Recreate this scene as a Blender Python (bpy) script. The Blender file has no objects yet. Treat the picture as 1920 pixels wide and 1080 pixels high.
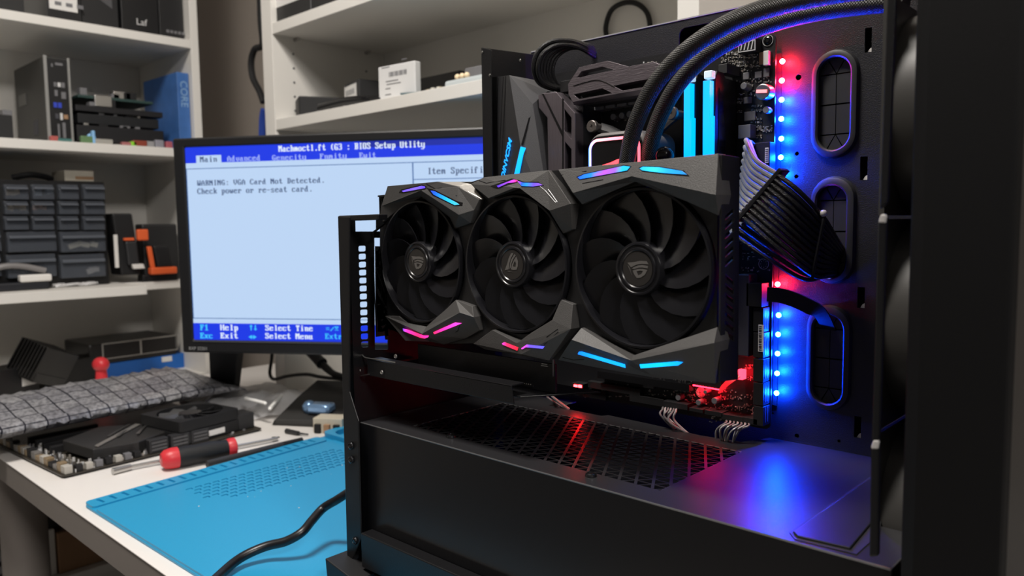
import bpy, bmesh, math, random
from mathutils import Vector, Matrix
from mathutils.geometry import tessellate_polygon
random.seed(7)
SC = bpy.context.scene
COL = SC.collection
V = Vector
# ---------------------------------------------------------------- camera
FPX = 1451.0
def _ray(px, py):
    return V(((px - 960) / FPX, -(py - 540) / FPX, -1.0))
_Y = _ray(2325, 400).normalized()
_X = -_ray(-575, 440); _X = (_X - _X.dot(_Y) * _Y).normalized()
_Z = _X.cross(_Y)
ROT = Matrix((_X, _Y, _Z))            # camera vector -> room vector (X case axis, Y into the room, Z up)
cam = bpy.data.cameras.new('camera')
cam.sensor_width = 36.0; cam.lens = FPX * 36.0 / 1920.0
cam.clip_start = 0.02; cam.clip_end = 30
cam.dof.use_dof = True; cam.dof.focus_distance = 0.60; cam.dof.aperture_fstop = 9.0
camo = bpy.data.objects.new('camera', cam); COL.objects.link(camo)
camo.matrix_world = ROT.to_4x4()
SC.camera = camo
# ---------------------------------------------------------------- view, world, room lamps
SC.view_settings.view_transform = 'Standard'; SC.view_settings.look = 'None'
SC.view_settings.gamma = 1.0; SC.view_settings.use_curve_mapping = False
SC.view_settings.exposure = 0.0
w = bpy.data.worlds.new('room_air'); SC.world = w; w.use_nodes = True
w.node_tree.nodes['Background'].inputs[0].default_value = (1.0, 0.93, 0.86, 1)
w.node_tree.nodes['Background'].inputs[1].default_value = 0.085
def area_lamp(name, loc, target, size, size_y, power, color):
    l = bpy.data.lights.new(name, 'AREA'); l.shape = 'RECTANGLE'; l.size = size; l.size_y = size_y
    l.energy = power; l.color = color
    o = bpy.data.objects.new(name, l); COL.objects.link(o); o.location = loc
    o.rotation_euler = (V(target) - V(loc)).to_track_quat('-Z', 'Y').to_euler()
    return o
area_lamp('ceiling_lamp_light', (-0.62, 0.0, 1.30), (-0.62, 0.0, -1.0), 0.40, 0.30, 30.0, (1.0, 0.94, 0.87))
area_lamp('far_ceiling_lamp_light', (1.4, -0.30, 1.30), (-1.2, 0.4, 0.0), 0.5, 0.3, 27.0, (1.0, 0.95, 0.9))

# ---------------------------------------------------------------- pixel of the photograph -> point on a plane of the room
AX = {'x': 0, 'y': 1, 'z': 2}
def W(px, py, ax, val):
    d = ROT @ _ray(px, py); i = AX[ax]
    return d * (val / d[i])
def WL(pts, ax, val): return [W(p[0], p[1], ax, val) for p in pts]
def WP(px, py, p0, n):
    d = ROT @ _ray(px, py)
    return d * (V(p0).dot(n) / d.dot(n))

# ---------------------------------------------------------------- materials
MATS = {}
def mat(name, col, rough=0.5, metal=0.0, bump=0.0, scale=400.0, emit=None, strength=0.0, var=0.0, alpha=1.0, trans=0.0, spec=0.5, brushed=None, coat=0.0):
    if name in MATS: return MATS[name]
    m = bpy.data.materials.new(name); m.use_nodes = True; nt = m.node_tree; b = nt.nodes['Principled BSDF']
    b.inputs['Base Color'].default_value = (*col, 1); b.inputs['Roughness'].default_value = rough
    b.inputs['Metallic'].default_value = metal; b.inputs['Specular IOR Level'].default_value = spec
    b.inputs['Coat Weight'].default_value = coat
    if alpha < 1: b.inputs['Alpha'].default_value = alpha
    if trans: b.inputs['Transmission Weight'].default_value = trans
    if emit:
        b.inputs['Emission Color'].default_value = (*emit, 1); b.inputs['Emission Strength'].default_value = strength
    if bump or var:
        tc = nt.nodes.new('ShaderNodeTexCoord'); nz = nt.nodes.new('ShaderNodeTexNoise')
        nz.inputs['Scale'].default_value = scale; nz.inputs['Detail'].default_value = 3
        mp = nt.nodes.new('ShaderNodeMapping')
        if brushed: mp.inputs['Scale'].default_value = brushed
        nt.links.new(tc.outputs['Object'], mp.inputs[0]); nt.links.new(mp.outputs[0], nz.inputs['Vector'])
        if bump:
            bp = nt.nodes.new('ShaderNodeBump'); bp.inputs['Strength'].default_value = bump; bp.inputs['Distance'].default_value = 0.0006
            nt.links.new(nz.outputs['Fac'], bp.inputs['Height']); nt.links.new(bp.outputs[0], b.inputs['Normal'])
        if var:
            mx = nt.nodes.new('ShaderNodeMix'); mx.data_type = 'RGBA'
            mx.inputs[6].default_value = (*[max(0, c * (1 - var)) for c in col], 1)
            mx.inputs[7].default_value = (*[min(1, c * (1 + var)) for c in col], 1)
            nt.links.new(nz.outputs['Fac'], mx.inputs[0]); nt.links.new(mx.outputs[2], b.inputs['Base Color'])
    MATS[name] = m
    return m
def glow(name, col, strength, base=(0.02, 0.02, 0.02)):
    return mat(name, base, 0.4, emit=col, strength=strength)
def ramp_glow(name, stops, strength, axis=0, steps=True):
    """a lamp strip whose diodes change colour along its own length (generated coordinate)"""
    m = bpy.data.materials.new(name); m.use_nodes = True; nt = m.node_tree; b = nt.nodes['Principled BSDF']
    b.inputs['Base Color'].default_value = (0.02, 0.02, 0.02, 1); b.inputs['Roughness'].default_value = 0.3
    tc = nt.nodes.new('ShaderNodeTexCoord'); sx = nt.nodes.new('ShaderNodeSeparateXYZ'); cr = nt.nodes.new('ShaderNodeValToRGB')
    nt.links.new(tc.outputs['Generated'], sx.inputs[0]); nt.links.new(sx.outputs[axis], cr.inputs[0])
    el = cr.color_ramp.elements
    for i, (p, c) in enumerate(stops):
        e = el[i] if i < 2 else el.new(p)
        e.position = p; e.color = (*c, 1)
    nt.links.new(cr.outputs[0], b.inputs['Emission Color']); b.inputs['Emission Strength'].default_value = strength
    return m
case_black = mat('case_black_powder_coat', (0.007, 0.007, 0.008), 0.36, bump=0.25, scale=1500, spec=.35)
tray_black = mat('tray_black_powder_coat', (0.015, 0.015, 0.018), 0.40, bump=0.5, scale=1300)
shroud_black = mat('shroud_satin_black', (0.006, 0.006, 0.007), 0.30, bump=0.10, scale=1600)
edge_sheen = mat('painted_edge_highlight', (0.16, 0.16, 0.165), 0.3, 0.6)  # lighter bevel colour stands in for light caught along the edges
shroud_top_black = mat('shroud_top_satin_black', (0.018, 0.018, 0.020), 0.37, bump=0.10, scale=1600)  # lighter copy of the side black: sheen on the top put into the colour
gloss_black = mat('gloss_black_plastic', (0.007, 0.007, 0.008), 0.2)
matt_black = mat('matt_black_plastic', (0.011, 0.011, 0.012), 0.55, bump=0.1, scale=900, spec=.35)
panel_black = mat('front_panel_black', (0.003, 0.003, 0.0035), 0.6, bump=0.1, scale=900, spec=.2)
rubber = mat('black_rubber', (0.022, 0.022, 0.024), 0.5)
card_plastic = mat('card_charcoal_plastic', (0.055, 0.053, 0.052), 0.48, bump=0.4, scale=1800, var=0.15)
card_dark = mat('card_dark_plastic', (0.009, 0.009, 0.010), 0.4, bump=0.15, scale=1500)
fan_black = mat('fan_black_plastic', (0.008, 0.008, 0.010), 0.27)
fin_metal = mat('fin_aluminium_dark', (0.10, 0.10, 0.105), 0.4, 0.8)
steel = mat('steel', (0.55, 0.54, 0.52), 0.3, 1.0)
screw_black = mat('screw_black_steel', (0.06, 0.06, 0.065), 0.25, 0.9)
sink_metal = mat('heatsink_grey_metal', (0.15, 0.135, 0.15), 0.42, 0.7, bump=0.15, scale=120, brushed=(1, 20, 20))
sink_brushed = mat('heatsink_brushed_metal', (0.19, 0.165, 0.185), 0.36, 0.75, bump=0.6, scale=60, brushed=(1, 30, 30), var=0.2)
sink_vert = mat('heatsink_vertical_brushed_metal', (0.19, 0.165, 0.185), 0.36, 0.75, bump=0.6, scale=60, brushed=(30, 1, 1), var=0.2)
armour = mat('armour_grey_plastic', (0.075, 0.075, 0.08), 0.45, bump=0.3, scale=1500, var=0.12)
armour_dark = mat('armour_dark_plastic', (0.018, 0.018, 0.020), 0.5, bump=0.3, scale=1500)
pcb = mat('black_circuit_board', (0.012, 0.012, 0.014), 0.4, bump=0.2, scale=500)
chip = mat('grey_chip', (0.16, 0.16, 0.17), 0.45)
solder = mat('solder_silver', (0.62, 0.58, 0.52), 0.35, 0.7)
silk = mat('white_silkscreen', (0.6, 0.6, 0.6), 0.6)
white_plastic = mat('white_plastic', (0.75, 0.73, 0.70), 0.4)
sleeve_grey = mat('grey_braided_sleeve', (0.36, 0.35, 0.34), 0.5, bump=0.9, scale=1100)
sleeve_black = mat('black_braided_sleeve', (0.010, 0.010, 0.011), 0.32, bump=0.8, scale=1100)
wire_grey = mat('grey_wire', (0.20, 0.19, 0.19), 0.35)
paper = mat('white_paper_label', (0.72, 0.71, 0.69), 0.6)
ink = mat('dark_print', (0.05, 0.05, 0.06), 0.6)
shelf_white = mat('shelf_white_laminate', (0.74, 0.72, 0.68), 0.45, bump=0.05, scale=200)
wall_paint = mat('wall_taupe_paint', (0.46, 0.41, 0.365), 0.8, bump=0.1, scale=150, var=0.04)
desk_white = mat('desk_white_laminate', (0.78, 0.75, 0.72), 0.38, bump=0.04, scale=200)
desk_edge = mat('desk_grey_edge', (0.27, 0.24, 0.22), 0.55)
mat_blue = mat('blue_silicone', (0.018, 0.30, 0.55), 0.42, bump=0.15, scale=700, var=0.05)
floor_mat = mat('floor_grey_vinyl', (0.14, 0.13, 0.12), 0.6, var=0.1, scale=8)
red_plastic = mat('red_plastic', (0.62, 0.03, 0.04), 0.4)
orange_plastic = mat('orange_plastic', (0.75, 0.12, 0.03), 0.45)
card_brown = mat('brown_cardboard', (0.34, 0.20, 0.11), 0.8, var=0.12, scale=40)
blue_box = mat('blue_cardboard', (0.05, 0.15, 0.42), 0.45, var=0.3, scale=30)

# ---------------------------------------------------------------- mesh builder
class MB:
    def __init__(s): s.v = []; s.f = []; s.m = []; s.k = 0
    def set(s, k): s.k = k; return s
    def add(s, vs, fs):
        o = len(s.v); s.v += [V(p) for p in vs]
        for f in fs: s.f.append([i + o for i in f]); s.m.append(s.k)
        return s
    def box(s, x0, x1, y0, y1, z0, z1):
        vs = [(x, y, z) for x in (x0, x1) for y in (y0, y1) for z in (z0, z1)]
        return s.add(vs, [(0, 1, 3, 2), (4, 6, 7, 5), (0, 4, 5, 1), (2, 3, 7, 6), (0, 2, 6, 4), (1, 5, 7, 3)])
    def obox(s, c, size, M=None):
        c = V(c); M = M or Matrix.Identity(3)
        vs = [c + M @ V((x * size[0] / 2, y * size[1] / 2, z * size[2] / 2)) for x in (-1, 1) for y in (-1, 1) for z in (-1, 1)]
        return s.add(vs, [(0, 1, 3, 2), (4, 6, 7, 5), (0, 4, 5, 1), (2, 3, 7, 6), (0, 2, 6, 4), (1, 5, 7, 3)])
    def prism(s, pts, vec):
        n = len(pts); vec = V(vec); a = [V(p) for p in pts]
        return s.add(a + [p + vec for p in a], [tuple(range(n)), tuple(range(2 * n - 1, n - 1, -1))] + [(i, (i + 1) % n, n + (i + 1) % n, n + i) for i in range(n)])
    def plate(s, outer, holes, vec):
        loops = [[V(p) for p in outer]] + [[V(p) for p in h] for h in holes]
        flat = [p for l in loops for p in l]; n = len(flat); vec = V(vec)
        tris = tessellate_polygon(loops)
        fs = [tuple(t) for t in tris] + [tuple(i + n for i in reversed(t)) for t in tris]
        o = 0
        for l in loops:
            k = len(l)
            for i in range(k): fs.append((o + i, o + (i + 1) % k, n + o + (i + 1) % k, n + o + i))
            o += k
        return s.add(flat + [p + vec for p in flat], fs)
    def facets(s, vs, fs, yback):
        """folded front sheet given by points; its outline is walled straight back to the plane y = yback"""
        n = len(vs); vs = [V(p) for p in vs]
        back = [V((p.x, yback, p.z)) for p in vs]
        cnt = {}
        for f in fs:
            for i in range(len(f)):
                e = (f[i], f[(i + 1) % len(f)]); cnt[e] = 1
        walls = [(b, a, a + n, b + n) for (a, b) in cnt if (b, a) not in cnt]
        return s.add(vs + back, [tuple(f) for f in fs] + walls + [tuple(i + n for i in reversed(f)) for f in fs])
    def cyl(s, p0, p1, r0, r1=None, n=20, cap=True):
        p0 = V(p0); p1 = V(p1); r1 = r0 if r1 is None else r1
        d = (p1 - p0).normalized(); a = d.orthogonal().normalized(); b = d.cross(a)
        vs = []
        for p, r in ((p0, r0), (p1, r1)):
            for i in range(n):
                t = 2 * math.pi * i / n; vs.append(p + a * (r * math.cos(t)) + b * (r * math.sin(t)))
        fs = [(i, (i + 1) % n, n + (i + 1) % n, n + i) for i in range(n)]
        if cap: fs += [tuple(range(n - 1, -1, -1)), tuple(range(n, 2 * n))]
        return s.add(vs, fs)
    def lathe(s, prof, c, axis, n=32, closed=False):
        """profile of (radius, height along axis)"""
        c = V(c); d = V(axis).normalized(); a = d.orthogonal().normalized(); b = d.cross(a)
        vs = []; k = len(prof)
        for i in range(n):
            t = 2 * math.pi * i / n; u = a * math.cos(t) + b * math.sin(t)
            vs += [c + u * r + d * h for r, h in prof]
        fs = []
        for i in range(n):
            j = (i + 1) % n
            for q in range(k if closed else k - 1):
                q2 = (q + 1) % k
                fs.append((i * k + q, j * k + q, j * k + q2, i * k + q2))
        return s.add(vs, fs)
    def tube(s, pts, r, n=8, sub=6, flat=1.0):
        pts = smooth_path(pts, sub) if sub else [V(p) for p in pts]
        k = len(pts); rs = r if isinstance(r, (list, tuple)) else None
        t0 = (pts[1] - pts[0]).normalized(); a = t0.orthogonal().normalized(); vs = []
        for i, p in enumerate(pts):
            t = (pts[min(i + 1, k - 1)] - pts[max(i - 1, 0)]).normalized()
            a = (a - t * a.dot(t)).normalized(); b = t.cross(a)
            rr = r if rs is None else rs[0] + (rs[1] - rs[0]) * i / (k - 1)
            for q in range(n):
                an = 2 * math.pi * q / n; vs.append(p + a * (rr * math.cos(an)) + b * (rr * flat * math.sin(an)))
        fs = [(i * n + q, i * n + (q + 1) % n, (i + 1) * n + (q + 1) % n, (i + 1) * n + q) for i in range(k - 1) for q in range(n)]
        fs += [tuple(range(n - 1, -1, -1)), tuple(range((k - 1) * n, k * n))]
        return s.add(vs, fs)
    def ball(s, c, r, n=10, squash=(1, 1, 1)):
        c = V(c); k = n // 2; vs = [c + V((0, 0, r * squash[2])), c - V((0, 0, r * squash[2]))]; fs = []
        for j in range(1, k):
            ph = math.pi * j / k
            for i in range(n):
                t = 2 * math.pi * i / n
                vs.append(c + V((r * squash[0] * math.sin(ph) * math.cos(t), r * squash[1] * math.sin(ph) * math.sin(t), r * squash[2] * math.cos(ph))))
        for i in range(n):
            i2 = (i + 1) % n
            fs.append((0, 2 + i, 2 + i2)); fs.append((1, 2 + (k - 2) * n + i2, 2 + (k - 2) * n + i))
            for j in range(k - 2): fs.append((2 + j * n + i, 2 + (j + 1) * n + i, 2 + (j + 1) * n + i2, 2 + j * n + i2))
        return s.add(vs, fs)
    def xf(s, M, start=0):
        for i in range(start, len(s.v)): s.v[i] = M @ s.v[i]
        return s
    def build(s, name, mats, parent=None, bevel=0.0, smooth=False, base=False, loc=None, seg=2, edge=None):
        me = bpy.data.meshes.new(name)
        if loc is None:
            xs = [p.x for p in s.v]; ys = [p.y for p in s.v]; zs = [p.z for p in s.v]
            loc = V(((min(xs) + max(xs)) / 2, (min(ys) + max(ys)) / 2, min(zs) if base else (min(zs) + max(zs)) / 2))
        loc = V(loc)
        me.from_pydata([p - loc for p in s.v], [], s.f)
        mats = mats if isinstance(mats, (list, tuple)) else [mats]
        for m in mats: me.materials.append(m)
        for i, p in enumerate(me.polygons): p.material_index = min(s.m[i], len(mats) - 1)
        bm = bmesh.new(); bm.from_mesh(me); bmesh.ops.recalc_face_normals(bm, faces=bm.faces); bm.to_mesh(me); bm.free()
        if smooth:
            for p in me.polygons: p.use_smooth = True
            me.set_sharp_from_angle(angle=math.radians(38))
        o = bpy.data.objects.new(name, me); COL.objects.link(o); o.location = loc
        if bevel:
            bv = o.modifiers.new('bevel', 'BEVEL'); bv.width = bevel; bv.segments = seg; bv.limit_method = 'ANGLE'; bv.angle_limit = math.radians(40)
            if edge: me.materials.append(edge); bv.material = len(me.materials) - 1
        if parent: adopt(o, parent)
        return o
def world_of(o):
    M = o.matrix_basis.copy()
    return (world_of(o.parent) @ o.matrix_parent_inverse @ M) if o.parent else M
def adopt(o, parent):
    o.parent = parent; o.matrix_parent_inverse = world_of(parent).inverted()
    return o
def smooth_path(pts, sub=6):
    P = [V(p) for p in pts]
    if len(P) < 3: return P
    out = []
    for i in range(len(P) - 1):
        p0 = P[max(i - 1, 0)]; p1 = P[i]; p2 = P[i + 1]; p3 = P[min(i + 2, len(P) - 1)]
        for k in range(sub):
            t = k / sub
            out.append(0.5 * ((2 * p1) + (p2 - p0) * t + (2 * p0 - 5 * p1 + 4 * p2 - p3) * t * t + (3 * p1 - p0 - 3 * p2 + p3) * t ** 3))
    return out + [P[-1]]
def tag(o, label, cat, group=None, kind=None):
    o['label'] = label; o['category'] = cat
    if group: o['group'] = group
    if kind: o['kind'] = kind
    return o
def thing(name, label, cat, loc=(0, 0, 0), group=None, rotz=0.0):
    o = bpy.data.objects.new(name, None); COL.objects.link(o); o.location = loc; o.rotation_euler = (0, 0, rotz)
    o.empty_display_size = 0.02
    return tag(o, label, cat, group)
def struct(o):
    o['kind'] = 'structure'; return o
def say(o, label): o['label'] = label; return o
def copy_tree(o, parent=None):
    c = o.copy(); COL.objects.link(c)
    if parent: c.parent = parent
    for ch in [x for x in bpy.data.objects if x.parent == o and x is not c]: copy_tree(ch, c)
    return c
def word(mb, text, size, M, extrude=0.0, shear=0.0, bold=0.0):
    """lettering from the built-in font, laid by the 4x4 matrix M (x along the line, y up, z out)"""
    cu = bpy.data.curves.new('lettering', 'FONT'); cu.body = text; cu.size = size; cu.extrude = extrude; cu.shear = shear; cu.offset = bold
    cu.resolution_u = 3
    ob = bpy.data.objects.new('lettering', cu); COL.objects.link(ob)
    me = bpy.data.meshes.new_from_object(ob.evaluated_get(bpy.context.evaluated_depsgraph_get()))
    bpy.data.objects.remove(ob); bpy.data.curves.remove(cu)
    mb.add([M @ v.co for v in me.vertices], [tuple(p.vertices) for p in me.polygons]); bpy.data.meshes.remove(me)
def frame(o, x, y):
    o = V(o); x = V(x).normalized(); z = x.cross(V(y)).normalized(); y = z.cross(x)
    return Matrix(((x.x, y.x, z.x, o.x), (x.y, y.y, z.y, o.y), (x.z, y.z, z.z, o.z), (0, 0, 0, 1)))
def circle(c, r, a, b, n=32, t0=0.0):
    c = V(c); a = V(a); b = V(b)
    return [c + a * (r * math.cos(t0 + 2 * math.pi * i / n)) + b * (r * math.sin(t0 + 2 * math.pi * i / n)) for i in range(n)]
def stadium(cx, cz, hw, hh, y, n=10):
    """upright rounded slot in a plane y = const"""
    r = hw; out = []
    for i in range(n + 1):
        t = math.pi * i / n; out.append(V((cx + r * math.cos(t), y, cz + hh - r + r * math.sin(t))))
    for i in range(n + 1):
        t = math.pi + math.pi * i / n; out.append(V((cx + r * math.cos(t), y, cz - hh + r + r * math.sin(t))))
    return out
def rrect(x0, x1, z0, z1, r, y, n=5):
    out = []
    for cx, cz, t0 in ((x1 - r, z1 - r, 0), (x0 + r, z1 - r, 90), (x0 + r, z0 + r, 180), (x1 - r, z0 + r, 270)):
        for i in range(n + 1):
            t = math.radians(t0 + 90 * i / n); out.append(V((cx + r * math.cos(t), y, cz + r * math.sin(t))))
    return out
def screw(parent, p, r, axis=(0, -1, 0), m=None, name='screw'):
    mb = MB(); mb.lathe([(0, 0.45 * r), (0.45 * r, 0.45 * r), (0.5 * r, 0.15 * r), (0.62 * r, 0.5 * r), (0.9 * r, 0.35 * r), (r, 0)], p, axis, 16)
    return mb.build(name, m or screw_black, parent, smooth=True)
# ================================================================ ROOM
ZT = -0.33          # desk top
ZF = -1.07          # floor
mb = MB(); mb.box(-2.6, 1.4, -2.2, 1.3, ZF - 0.05, ZF); struct(mb.build('floor', floor_mat))
mb = MB(); mb.box(-2.6, 1.4, 1.075, 1.12, ZF, 1.45); struct(mb.build('wall_back', wall_paint))
mb = MB(); mb.box(-2.45, -2.40, -2.2, 1.075, ZF, 1.45); struct(mb.build('wall_left', wall_paint))
mb = MB(); mb.box(-2.6, 1.4, -2.2, 1.3, 1.45, 1.5); struct(mb.build('ceiling', wall_paint))

# ================================================================ COMPUTER CASE
YE, YT, ZS = 0.40, 0.586, -0.1744
case = thing('computer_case', 'open black tower computer case with perforated power supply cover, side panel off', 'computer case', (-0.34, 0.49, ZT))
# --- motherboard tray with cable slots
GROM = [(1519, 1609, 91, 297), (1517, 1603, 330, 533), (1510, 1595, 572, 771)]
GIN = [(1534, 1594, 107, 281), (1531, 1586, 348, 520), (1524, 1580, 590, 757)]
def px_slot(b, y):
    l, r, t, bo = b; m = (t + bo) / 2; c = (l + r) / 2
    p, q = W(l, m, 'y', y), W(r, m, 'y', y); u, d = W(c, t, 'y', y), W(c, bo, 'y', y)
    return (p.x + q.x) / 2, (u.z + d.z) / 2, (q.x - p.x) / 2, (u.z - d.z) / 2
holes = []
for b in GIN:
    cx, cz, hw, hh = px_slot(b, YT); holes.append(stadium(cx, cz, hw + 0.001, hh + 0.001, YT))
SLOTS = [(1622, 1634, 53, 97), (1613, 1626, 294, 337), (1608, 1621, 538, 578), (1602, 1614, 780, 822)]
for l, r, t, b_ in SLOTS:
    a = W(l, t, 'y', YT); c = W(r, b_, 'y', YT); holes.append([V((a.x, YT, a.z)), V((c.x, YT, a.z)), V((c.x, YT, c.z)), V((a.x, YT, c.z))])
a = W(1273, 45, 'y', YT); c = W(1400, 118, 'y', YT)
holes.append(rrect(a.x, c.x, c.z, a.z - 0.004, 0.006, YT))
for px, py, r in ((1497, 145, .0022), (1494, 288, .0016), (1493, 331, .0016), (1494, 817, .0018), (1573, 827, .0012), (1449, 775, .001)):
    holes.append(circle(W(px, py, 'y', YT), r, (1, 0, 0), (0, 0, 1), 12))
mb = MB(); mb.plate([(-0.520, YT, -0.306), (-0.119, YT, -0.306), (-0.119, YT, 0.168), (-0.520, YT, 0.168)], holes, (0, 0.0014, 0))
mb.build('motherboard_tray', tray_black, case)
mb = MB(); mb.box(-0.566, -0.5202, YT, YT + 0.0014, -0.306, 0.012); mb.build('tray_side_strip', tray_black, case)
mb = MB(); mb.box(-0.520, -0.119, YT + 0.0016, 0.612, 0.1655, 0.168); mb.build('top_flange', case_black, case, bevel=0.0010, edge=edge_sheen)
mb = MB(); mb.box(-0.5195, -0.119, 0.5853, 0.5880, 0.1682, 0.1692); mb.build('tray_edge_glint', mat('painted_edge_glint', (.45, .45, .46), .35, .3), case)  # added bright strip, paints the light along the tray's top edge
mb = MB(); mb.box(-0.575, -0.112, 0.6125, 0.614, -0.306, 0.166); mb.build('rear_side_panel', case_black, case)
for i, (l, r, t, b_) in enumerate(SLOTS):
    p = W((l + r) / 2 + 1, b_ - 4, 'y', YT); mb = MB()
    mb.prism([p + V((-.0028, .003, -.003)), p + V((.003, .003, -.003)), p + V((.003, .003, .003)), p + V((-.0005, .003, .001))], (0, .002, 0)); mb.build('slot_clip', white_plastic, case)
for b, bi in zip(GROM, GIN):
    cx, cz, hw, hh = px_slot(b, YT - 0.003); ix, iz, iw, ih = px_slot(bi, YT - 0.003)
    y0 = YT - 0.0045
    mb = MB(); N = 12
    outer0 = stadium(cx, cz, hw, hh, YT - 0.0002, N); outer1 = stadium(cx, cz, hw - .0012, hh - .0012, y0 + .0008, N); outer2 = stadium(cx, cz, hw - .003, hh - .003, y0, N)
    in2 = stadium(ix, iz, iw + .0012, ih + .0012, y0, N); in1 = stadium(ix, iz, iw, ih, y0 + .0012, N); in0 = stadium(ix, iz, iw, ih, YT + 0.004, N)
    rings = [outer0, outer1, outer2, in2, in1, in0]; k = len(outer0)
    mb.add([p for r in rings for p in r], [(q * k + i, q * k + (i + 1) % k, (q + 1) * k + (i + 1) % k, (q + 1) * k + i) for q in range(5) for i in range(k)])
    g = mb.build('grommet', rubber, case, smooth=True)
    # slit membrane: flaps meeting in two stars joined by a seam
    ym = YT + 0.001; st = stadium(ix, iz, iw + .0004, ih + .0004, ym, N)
    s1 = V((ix, ym, iz + ih - iw)); s2 = V((ix, ym, iz - ih + iw)); gap = 0.00028
    def flap(poly):
        c_ = sum(poly, V((0, 0, 0))) / len(poly); q = MB()
        q.prism([c_ + (p - c_) * (1 - 2.2 * gap / max(1e-6, (p - c_).length)) for p in poly], (0, .0009, 0)); q.build('rubber_flap', rubber, g)
    top = st[:N + 1]; bot = st[N + 1:]
    for i in range(0, N, 4): flap([s1] + top[i:i + 5])
    for i in range(0, N, 4): flap([s2] + bot[i:i + 5])
    flap([s1, top[-1], V((ix - iw, ym, iz)), V((ix, ym, iz))]); flap([V((ix, ym, iz)), V((ix - iw, ym, iz)), bot[0], s2])
    flap([top[0], s1, V((ix, ym, iz)), V((ix + iw, ym, iz))]); flap([V((ix + iw, ym, iz)), V((ix, ym, iz)), s2, bot[-1]])
# --- rear: slim upper flange beside the tray, lower panel with the vented expansion slots
A = W(904, 89, 'x', -0.528); B = V((-0.5165, YT, 0.166))
mb = MB(); mb.prism([A, B, V((B.x, B.y, -0.12)), V((A.x, A.y, -0.12))], (-0.0014, 0, 0)); 
A2 = W(921, 100, 'y', A.y); mb.prism([A, V((A2.x, A.y, A.z - .004)), V((A2.x - .003, A.y, -0.12)), V((A.x, A.y, -0.12))], (0, 0.0014, 0))
mb.build('rear_upper_flange', case_black, case, bevel=0.0004)
for q in ((905, 98), (919, 141), (976, 113)): screw(case, W(q[0], q[1], 'y', A.y) + V((0, -.0004, 0)), 0.0012, m=steel, name='rivet')
XR = -0.566
def hole_px(x0, x1, y0, y1):
    a, b, c, d = W(x0, y0, 'x', XR), W(x1, y0 - .6, 'x', XR), W(x1, y1 - .6, 'x', XR), W(x0, y1, 'x', XR)
    out = []
    for p, q, r in ((d, a, b), (a, b, c), (b, c, d), (c, d, a)):
        out += [q + (p - q) * 0.22, q + (p - q) * .06 + (r - q) * .06, q + (r - q) * 0.22]
    return out
hs = []
for i in range(13):
    y = 466.5 + 14.95 * i; x = 679.5 + 0.42 * i; hs.append(hole_px(x - 7.2, x + 7.2, y - 5.4, y + 5.4))
pts = WL([(655, 437), (663, 437), (663, 434), (700, 434)], 'x', XR)
hs.append([W(a_, b_, 'x', XR) for a_, b_ in ((702, 446), (728, 446), (728, 655), (703, 655))])
mb = MB(); mb.plate(pts + [V((XR, 0.4630, pts[-1].z)), V((XR, 0.4630, -0.31)), V((XR, pts[0].y, -0.31))], hs, (-0.0012, 0, 0))
mb.build('rear_panel', case_black, case)
mb = MB(); mb.prism([V((XR, .463, .006)), V((XR, .586, .012)), V((XR, .586, -.31)), V((XR, .463, -.31))], (-.0012, 0, 0)); mb.build('rear_panel', case_black, case)
mb = MB()
mb.prism(WL([(633, 405), (655, 406), (655, 735), (672, 790), (677, 1010), (660, 1050), (652, 1062), (634, 420)], 'y', 0.3905), (0, 0.0016, 0))
mb.prism(WL([(633, 405), (636, 405), (654, 1062), (651, 1062)], 'y', 0.3905), (-0.004, 0.02, 0))
mb.prism(WL([(634, 404.5), (709, 401.5), (709, 412), (655, 414)], 'y', 0.3915), (0, 0.010, 0))
mb.build('rear_post', case_black, case, bevel=0.0012)
for q in ((658, 836), (658.5, 862), (665.5, 1014)): screw(case, W(q[0], q[1], 'y', 0.390), 0.0034)
screw(case, W(664, 443, 'y', 0.405), 0.0022, m=steel)
# --- bottom: floor, rail, feet
mb = MB(); mb.box(-0.568, -0.112, 0.392, 0.612, -0.3075, -0.3045); mb.build('case_floor', case_black, case)
p = W(676, 999, 'y', 0.387)
mb = MB(); mb.box(p.x, -0.112, 0.387, 0.3995, p.z - 0.031, p.z); mb.build('bottom_rail', case_black, case, bevel=0.001)
for x0, yy in ((-0.5835, 0.372), (-0.5835, 0.575), (-0.16, 0.372), (-0.16, 0.575)):
    mb = MB(); mb.prism([(x0, yy, -0.2965), (x0 + .045, yy, -0.3035), (x0 + .04, yy, ZT + .0062), (x0 + .003, yy, ZT + .0062)], (0, 0.05, 0))
    mb.build('foot', matt_black, case, bevel=0.001)
# --- power supply cover
mb = MB(); mb.box(-0.5635, -0.1185, YE, YE + 0.0014, -0.3045, ZS - 0.0012); mb.build('shroud_side', shroud_black, case)
GX0, GX1, GY0, GY1 = -0.5165, -0.2672, 0.4230, 0.5348
mb = MB()
mb.plate([(-0.5635, YE, ZS), (-0.1185, YE, ZS), (-0.1185, 0.4540, ZS), (-0.1500, 0.4540, ZS), (-0.1500, 0.5852, ZS), (-0.2675, 0.5852, ZS), (-0.2795, 0.5600, ZS), (-0.3120, 0.5560, ZS), (-0.3620, 0.5600, ZS), (-0.4100, 0.5620, ZS), (-0.4130, 0.5560, ZS), (-0.4650, 0.5560, ZS), (-0.4650, 0.5852, ZS), (-0.5635, 0.5852, ZS)],
         [[V((GX0, GY0, ZS)), V((GX0, GY1, ZS)), V((GX1, GY1, ZS)), V((GX1, GY0, ZS))]], (0, 0, -0.0014))
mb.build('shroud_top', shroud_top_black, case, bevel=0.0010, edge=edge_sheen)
mb = MB()
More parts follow.
